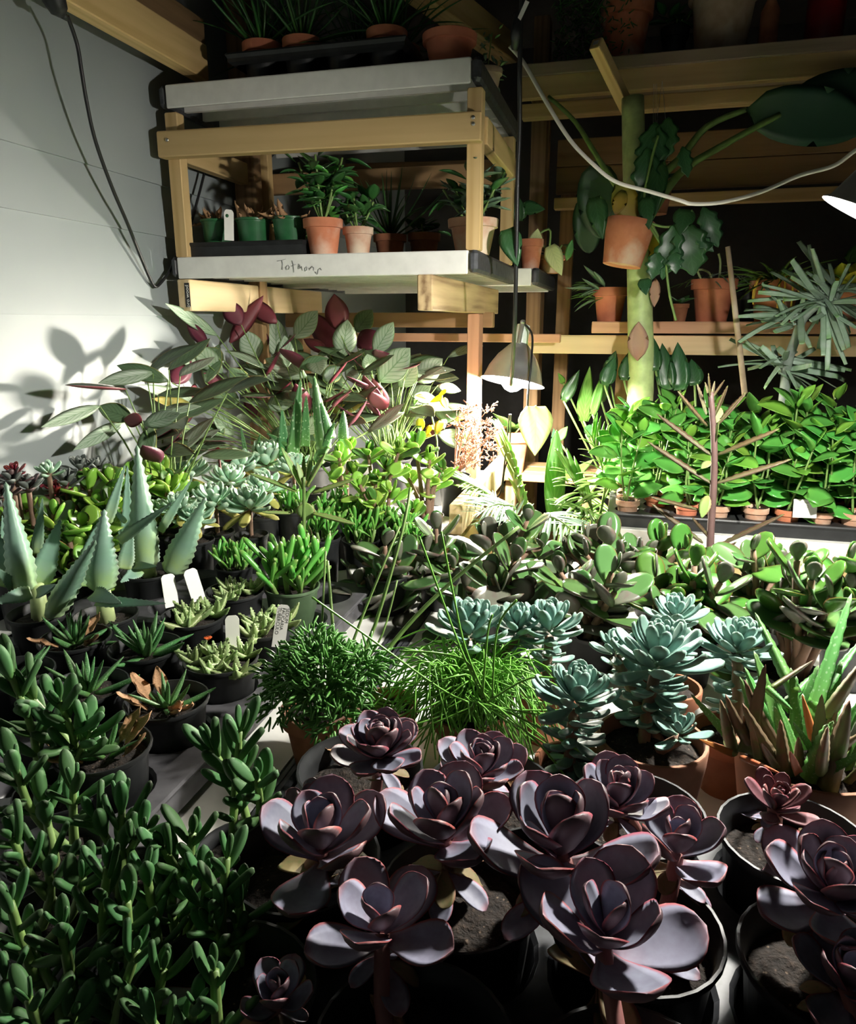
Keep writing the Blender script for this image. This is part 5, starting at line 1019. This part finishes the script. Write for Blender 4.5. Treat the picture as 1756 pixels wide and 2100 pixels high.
for path in [[(1460, 575), (1455, 560), (1440, 553), (1425, 555)], [(1440, 578), (1425, 548), (1400, 545)], [(1475, 575), (1478, 540), (1474, 520)]]: b.tube(smooth_path([P(x, y, Y=2.83) - t.location for x, y in path], 3), .004, 5)
b.obj('stem', 'pale_stem', t)
t = shelf_pot(1585, .085, .135, 'terracotta', 'clay pot with yellow drooping stalks and arching narrow leaves')
for k in range(64): a = R(0, 6.28); el = R(.0, 1.2); d = V((math.cos(a), math.sin(a), el)).normalized(); put(lf('lightblade'), 'leaf', t, frame((math.cos(a) * .02, math.sin(a) * .02, .125), d, (0, 0, 1), *[R(.13, .20)] * 3))
for k in range(8):
    a = R(3.6, 5.8); MB().tube(smooth_path([V((math.cos(a) * .03, math.sin(a) * .03, .12)), V((math.cos(a) * .07, math.sin(a) * .07, .15)), V((math.cos(a) * .10, math.sin(a) * .10, .12)), V((math.cos(a) * .105, math.sin(a) * .105, R(.03, .08)))], 3), .0035, 5).obj('stalk', 'yellow_stem', t)
t = shelf_pot(1735, .08, .10, 'terracotta', 'clay pot with yellow-green lobed leaves behind the silver straps')
for k in range(34): a = k * 2.4; d = V((math.cos(a), math.sin(a), R(.3, 1.6))).normalized(); put(lf('yellow' if k % 2 else 'lightblade'), 'leaf', t, frame((0, 0, .1), d, (0, 0, 1), *[R(.08, .16)] * 3))
t = shelf_pot(1535, .05, .10, 'black_plastic', 'black pot with dark arching fronds behind the yellow-stalked one', 2.90)
for k in range(5):
    a = k * 1.2 + .4
    for m in range(14): f = m / 13; c_ = V((math.cos(a) * .22 * f, math.sin(a) * .15 * f, .10 + .22 * f - .18 * f * f)); sd = 1 if m % 2 else -1; d = V((math.cos(a + sd * 1.0), math.sin(a + sd * 1.0), -.15)); put(lf('greyleaflet' if k % 2 else 'leaflet'), 'leaf', t, frame(c_, d, (0, 0, 1), .12, .10, .12))
t = shelf_pot(1395, .03, .06, 'terracotta_dark', 'tiny clay pot with a curling vine beside the trunk', 2.80)
for k in range(9): a = k * 2.4; put(lf('dark' if k % 2 else 'grey'), 'leaf', t, frame((0, 0, .06), V((math.cos(a), math.sin(a), .6)), (0, 0, 1), .055, .055, .055))
o = shelf_pot(1720, .06, .12, 'black_plastic', 'black pot with a bright leaf overhanging beside the lit lamp', 2.93); put(lf('arrow'), 'leaf', o, frame((0, -.02, .2), (.6, -.1, .5), (0, -1, .5), .12, .12, .12)); blades(o, .11, 14, .16, 'blade')

# ================================================================== plants in the gap behind the lamp
qp = lambda x, y: (860 + x / 4.39, 640 + y / 4.39)
zst = .8205
t = clay_plant('potted_lily', 'clay pot with a large pale heart-shaped leaf beneath the lit lamp', 'potted plant', V((P(1050, 900, Y=2.85).x, 2.85, zst)), .072, .165, 'terracotta'); org = t.location
A, B = P(*qp(1050, 850), Y=2.30), P(*qp(1042, 1288), Y=2.24); leaf_px(t, org, 'heart', A, B, 312 / 4.39 * mpp(A), 1, .05)
MB().tube(smooth_path([V((0, 0, .14)), P(1090, 850, Y=2.7) - org, A - org], 4), .004, 6).obj('stalk', 'pale_stem', t)
for k in range(10): a = k * 2.4; put(lf('arrow'), 'leaf', t, frame((0, 0, .16), V((math.cos(a), math.sin(a), R(.2, 1.2))), (0, 0, 1), *[R(.1, .16)] * 3))
def palm(label, org, fronds, r, h, mat, grp='palms in the gap behind the benches', kind='leaflet'):
    t = thing('potted_palm', label, 'potted plant', org, grp); pot(t, 'nursery', r, h, mat, .9)
    for pts, n, L_ in fronds:
        ps = smooth_path([V((0, 0, h))] + [p - org for p in pts], 6); fr = MB().tube(ps, [lerp(.006, .002, k / (len(ps) - 1)) for k in range(len(ps))], 5).obj('frond', 'green_stem', t); i0 = 7
        for m in range(n):
            f = m / (n - 1); q = ps[int(lerp(i0, len(ps) - 1, f))]; ax = (ps[-1] - ps[i0]).normalized(); side = ax.cross(V((0, -.3, 1))).normalized()
            for sd in (1, -1):
                d = (ax * lerp(.5, .9, f) + side * sd * lerp(1, .6, f) + V((0, 0, R(-.25, .05)))).normalized(); L2 = L_ * (1 - .5 * abs(2 * f - .8)) * R(.9, 1.1); put(lf(kind), 'leaflet', fr, frame(q, d, (0, -.3, 1), L2 * 1.4, L2, L2))
    return t
pm = palm('bright green palm with ribbed leaf rising below the pale heart leaf', V((-.22, 2.42, 0)), [([P(1090, 1090, Y=2.35), P(1070, 1000, Y=2.28), P(1050, 930, Y=2.25)], 22, .30), ([P(1060, 1080, Y=2.2), P(1010, 1020, Y=2.1), P(960, 990, Y=2.05)], 18, .20), ([P(1170, 1080, Y=2.4), P(1220, 1000, Y=2.35), P(1260, 960, Y=2.35)], 18, .20), ([P(1150, 1090, Y=2.3), P(1190, 1060, Y=2.2), P(1240, 1070, Y=2.15)], 16, .16)], .09, .25, 'black_plastic')
A, B = P(1135, 1090, Y=2.22), P(1142, 880, Y=2.26); leaf_px(pm, pm.location, 'pleated', A, B, 42 * mpp(A), 1, .0)
palm('greyish feathery palm arching over the pine board', V((-.33, 1.98, 0)), [([P(1060, 1090, Y=1.9), P(1030, 1035, Y=1.88), P(985, 1050, Y=1.82)], 16, .13), ([P(1100, 1100, Y=1.9), P(1130, 1060, Y=1.88), P(1190, 1100, Y=1.8)], 14, .12), ([P(1080, 1100, Y=1.92), P(1040, 1060, Y=1.95), P(1010, 1020, Y=2.0)], 14, .12)], .08, .3, 'black_plastic', kind='greyleaflet')
palm('dark fine-leaved palm beside the white bench end', V((-.13, 2.2, 0)), [([P(1230, 1060, Y=2.2), P(1240, 980, Y=2.18), P(1215, 900, Y=2.15)], 18, .20), ([P(1215, 1080, Y=2.15), P(1190, 1010, Y=2.1), P(1160, 960, Y=2.1)], 18, .18), ([P(1220, 1090, Y=2.1), P(1230, 1060, Y=2.05), P(1185, 1040, Y=2.0)], 16, .16)], .085, .35, 'black_plastic')
org = V((.17, 3.05, 0)); t = thing('potted_arum', 'arrow-leaved plant with one pale-splashed leaf behind the bench end', 'potted plant', org); pot(t, 'nursery', .11, .3, 'black_plastic', .9); b = MB()
for k, a, b_, w_ in [('arrow', (1480, 980), (1535, 495), 150), ('arrow', (1560, 920), (1665, 525), 95), ('arrowdark', (1300, 800), (1445, 515), 120), ('arrow', (1395, 1540), (1235, 1250), 120), ('arrow', (1380, 1480), (1560, 1330), 90), ('arrow', (1300, 640), (1260, 560), 60), ('arrowdark', (1700, 560), (1770, 350), 130), ('arrowdark', (1500, 1100), (1620, 1000), 110), ('arrow', (1250, 1150), (1340, 1020), 90), ('arrowdark', (1230, 1230), (1210, 1050), 80), ('arrowdark', (1640, 800), (1690, 620), 90)]:
    A = P(*qp(*a), Y=2.78 + R(-.05, .05)); leaf_px(t, org, k, A, P(*qp(*b_), Y=2.76), w_ / 4.39 * mpp(A), 1, .1); b.tube(smooth_path([V((R(-.03, .03), R(-.03, .03), .27)), (A - org) * .5 + V((0, .05, .15)), A - org], 3), .004, 5)
b.obj('stalk', 'green_stem', t)
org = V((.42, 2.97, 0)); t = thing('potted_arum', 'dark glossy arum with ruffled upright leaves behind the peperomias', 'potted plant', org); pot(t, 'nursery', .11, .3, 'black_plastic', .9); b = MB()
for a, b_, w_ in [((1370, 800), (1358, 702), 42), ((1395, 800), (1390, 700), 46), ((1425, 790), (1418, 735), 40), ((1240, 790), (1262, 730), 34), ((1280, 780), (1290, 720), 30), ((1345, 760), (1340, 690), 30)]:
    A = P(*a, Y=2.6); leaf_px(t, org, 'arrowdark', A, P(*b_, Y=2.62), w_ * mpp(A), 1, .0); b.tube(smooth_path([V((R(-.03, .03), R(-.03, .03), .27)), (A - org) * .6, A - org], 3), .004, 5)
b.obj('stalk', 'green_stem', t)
# dried flower heads in a black pot by the cedar post
org = V((P(932, 950, Y=2.22).x, 2.22, ZT)); t = thing('potted_dried_plant', 'dried pinkish brown flower sprays in a black pot by the cedar post', 'potted plant', org); pot(t, 'nursery', .052, .13, 'black_plastic', .9); b = MB()
for k in range(150):
    p = P(R(935, 1010), R(840, 960), Y=2.22 + R(-.08, .06)) - org; d = V((R(-1, 1), R(-1, 1), R(-.5, 1))).normalized() * R(.02, .045); b.tube([p, p + d * .5 + V((0, 0, .004)), p + d], [.0012, .001, .0015], 3)
    for m in range(3): e = p + d + V((R(-.01, .01), R(-.01, .01), R(-.01, .01))); b.tube([p + d * .6, e], [.0008, .0022], 3)
    if k % 6 == 0: b.tube(smooth_path([V((0, 0, .12)), p * .6 + V((0, 0, .05)), p], 3), .0014, 4)
b.obj('sprays', 'dry_stem', t)['kind'] = 'stuff'
org = V((P(890, 880, Y=2.3).x, 2.34, ZT)); t = thing('potted_vine', 'lime green heart-leaved vine behind the prayer plants', 'potted plant', org); pot(t, 'nursery', .05, .12, 'black_plastic', .9)
for k in range(22): p = P(R(850, 960), R(800, 900), Y=2.32 + R(-.04, .06)) - org; put(lf('yellow' if k % 3 else 'arrow'), 'leaf', t, frame(p, (R(-1, 1), R(-1, .2), R(-.6, .6)), (0, -.7, 1), *[R(.035, .055)] * 3))
MB().tube(smooth_path([V((0, 0, .11)), V((.0, 0, .22)), V((-.03, 0, .34))], 4), .003, 5).obj('stem', 'green_stem', t)

# ================================================================== middle tray: green pots, clay pots with foliage
z0 = 1.5685; x0 = P(447, 480, Y=1.94).x
carrier('pot_carrier', 'black carrier holding the green pots on the pencilled tray', 3, 1, .108, .043, x0, 1.945, z0, .040, 'black_plastic')
for k, lb in enumerate(['green plastic pot with withered stems and an upright dotted tag beside it', 'green plastic pot with curled brown leaves, middle of three', 'green plastic pot with withered growth next to the big clay pot']):
    org = V((x0 + k * .108, 1.945, z0 + .005)); t = thing('potted_plant', lb, 'potted plant', org, 'green pots on the pencilled tray'); pot(t, 'nursery', .049, .098, 'green_pot', .92)
    for m in range(16): a = R(0, 6.28); q = R(.0, .045); put(lf('dead'), 'leaf', t, frame((math.cos(a) * q, math.sin(a) * q, .092), V((math.cos(a), math.sin(a), R(-.5, 1.6))), (0, 0, 1), *[R(.028, .055)] * 3))
tg = plant_tag('white tag with a dark green dot in the withered green pots', 470, 478, 1.885, 19, 48, 3, turn=15); o = MB().lathe([(.0045, 0), (.0045, .0006)], 14).obj('dot', 'green_pot', tg); o.matrix_basis = MX.Rotation(YAW, 4, 'Z') @ MX.Translation((.001, -.0135, .042)) @ MX.Rotation(rad(90), 4, 'X')
def foliage(t, h, H, rad_, n, kinds, s0, s1, stems=4):
    b = MB(); ns = []
    for k in range(stems): a = k * 2.4; tip = V((math.cos(a) * rad_ * .5, math.sin(a) * rad_ * .4, H * R(.8, 1))); b.tube(smooth_path([V((0, 0, h * .85)), tip * .5 + V((0, 0, h * .3)), tip], 3), .003, 5); ns.append(tip)
    b.obj('stem', 'green_stem', t)
    for k in range(n):
        tip = ns[k % stems]; f = R(.25, 1); p = V((0, 0, h)).lerp(tip, f); a = k * 2.4; el = R(-.3, .9); L_ = R(s0, s1); d = V((math.cos(a), math.sin(a), el)).normalized(); put(lf(random.choice(kinds)), 'leaf', t, frame(p + d * .01, d, (0, 0, 1), L_, L_, L_))
def mid_pot(px, Yp, r, h, mat, label, z=z0): return clay_plant('potted_plant', label, 'potted plant', V((P(px, 500, Y=Yp).x, Yp, z)), r, h, mat, 'clay pots on the pencilled tray')
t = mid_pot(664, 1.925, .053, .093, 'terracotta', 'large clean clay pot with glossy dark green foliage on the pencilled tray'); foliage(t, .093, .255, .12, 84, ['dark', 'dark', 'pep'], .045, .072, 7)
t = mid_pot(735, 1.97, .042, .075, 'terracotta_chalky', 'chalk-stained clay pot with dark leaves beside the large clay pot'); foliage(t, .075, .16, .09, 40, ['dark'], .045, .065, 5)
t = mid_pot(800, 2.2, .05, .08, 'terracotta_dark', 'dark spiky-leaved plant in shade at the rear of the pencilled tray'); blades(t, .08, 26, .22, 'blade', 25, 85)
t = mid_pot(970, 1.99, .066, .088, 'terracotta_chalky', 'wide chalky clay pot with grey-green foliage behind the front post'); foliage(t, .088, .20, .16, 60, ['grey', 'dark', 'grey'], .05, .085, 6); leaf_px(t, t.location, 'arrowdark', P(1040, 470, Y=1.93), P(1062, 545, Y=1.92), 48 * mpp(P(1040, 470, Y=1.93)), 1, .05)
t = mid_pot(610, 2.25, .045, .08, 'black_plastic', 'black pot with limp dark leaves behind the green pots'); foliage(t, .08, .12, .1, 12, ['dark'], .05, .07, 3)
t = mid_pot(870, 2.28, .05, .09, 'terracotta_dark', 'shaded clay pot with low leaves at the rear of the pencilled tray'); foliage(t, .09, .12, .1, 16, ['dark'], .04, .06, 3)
t = mid_pot(1090, 2.63, .042, .10, 'terracotta', 'clay pot with a long pale leaf hanging over the black tray end', 1.5685); org = t.location
for k, a, b_, w_ in [('heart', (215, 305), (275, 452), 92), ('arrowdark', (80, 110), (190, 120), 70), ('heart', (140, 300), (155, 220), 70), ('arrowdark', (60, 180), (60, 60), 80), ('dark', (300, 380), (330, 270), 40)]:
    A = P(*q5(*a), Y=2.62); leaf_px(t, org, k, A, P(*q5(*b_), Y=2.6), w_ / 2.4525 * mpp(A), 1, .05)
MB().tube(smooth_path([V((0, 0, .09)), P(*q5(100, 290), Y=2.62) - org, P(*q5(210, 220), Y=2.62) - org, P(*q5(215, 305), Y=2.62) - org], 4), .004, 5).obj('stem', 'green_stem', t)
t = mid_pot(1130, 2.8, .055, .06, 'terracotta', 'shallow clay pan at the black end of the rear tray', 1.5685); foliage(t, .06, .10, .08, 10, ['dark'], .04, .06, 3)

# ================================================================== top tray
z1_ = 1.9855; x0 = P(540, 140, Y=1.93).x
carrier('pot_carrier', 'long black carrier of clay pots on the top tray', 4, 2, .112, .046, x0, 1.93, z1_, .066, 'black_plastic', None, .026)
for i in range(4):
    for j in range(2):
        if (i, j) in ((2, 0), (1, 1)): continue
        org = V((x0 + i * .112, 1.93 + j * .112, z1_ + .005)); t = thing('potted_grass', 'clay pot of dark grassy leaves in the black carrier on the top tray', 'potted plant', org, 'grassy clay pots on the top tray'); pot(t, 'clay', .051, .095, 'terracotta' if i % 2 else 'terracotta_clean', .9); blades(t, .09, 22, R(.18, .25), 'blade', 25, 82)
t = clay_plant('flower_pot', 'broad clean clay pot standing by itself on the top tray', 'pot', V((P(922, 125, Y=1.93).x, 1.93, z1_)), .066, .078, 'terracotta_clean')
t = clay_plant('potted_plant', 'small white clay pot with trailing stems at the corner of the top tray', 'potted plant', V((P(1000, 150, Y=2.12).x - .0, 2.12, z1_)), .04, .055, 'pale_clay')
for k in range(40): a = R(0, 6.28); put(lf('grey' if k % 2 else 'dark'), 'leaf', t, frame((math.cos(a) * R(0, .05), math.sin(a) * R(0, .05), R(.02, .14)), V((math.cos(a), math.sin(a), R(-.8, .8))), (0, 0, 1), *[R(.015, .028)] * 3))
MB().tube([V((0, 0, .05)), V((.01, 0, .14))], .002, 4).obj('stem', 'green_stem', t)

# ================================================================== upper shelf pots
zs_ = zu + .0205
def up_pot(px, r, h, mat, label, Yp=3.05): return clay_plant('potted_plant', label, 'potted plant', V((P(px, 60, Y=Yp).x, Yp, zs_)), r, h, mat, 'large pots on the upper shelf')
t = up_pot(1283, .095, .22, 'terracotta', 'large weathered clay pot with bushy trailing growth on the upper shelf')
b = MB()
for k in range(700): p = V((R(-.24, .03), R(-.12, .05), R(.04, .30))); d = V((R(-1, 1), R(-1, 1), R(-1, .5))).normalized() * .022; b.tube([p, p + d], [.003, .0015], 3)
for k in range(24): b.tube(smooth_path([V((0, 0, .2)), V((R(-.1, 0), R(-.08, .02), .27)), V((R(-.24, -.02), R(-.12, 0), R(.08, .24)))], 3), .002, 4)
b.obj('sprigs', 'foliage_dark', t)['kind'] = 'stuff'
t = up_pot(1480, .12, .26, 'pale_clay', 'largest pale clay pot on the upper shelf'); blades(t, .24, 16, .2, 'blade')
t = up_pot(1385, .05, .14, 'black_plastic', 'narrow black pot with dark leaves between the two large clay pots', 3.1); foliage(t, .14, .2, .1, 14, ['dark'], .06, .09, 3)
o = MB().lathe([(.01, 0), (.055, 0), (.06, .01), (.06, .2), (.052, .215), (.02, .22)], 24).lathe([(.02, .22), (.02, .25), (.008, .252)], 14).obj('red_can', 'red_can', None, True, 40); o.location = (P(1690, 60, Y=3.05).x, 3.05, zs_); tag(o, 'dark red can standing on the upper shelf', 'can')
o = MB().lathe([(.008, 0), (.03, 0), (.03, .13), (.012, .17), (.012, .2), (.004, .201)], 18).obj('brown_bottle', 'terracotta_dark', None, True, 40); o.location = (P(1577, 60, Y=3.0).x, 3.0, zs_); tag(o, 'small brown bottle standing between pale pot and red can', 'bottle')
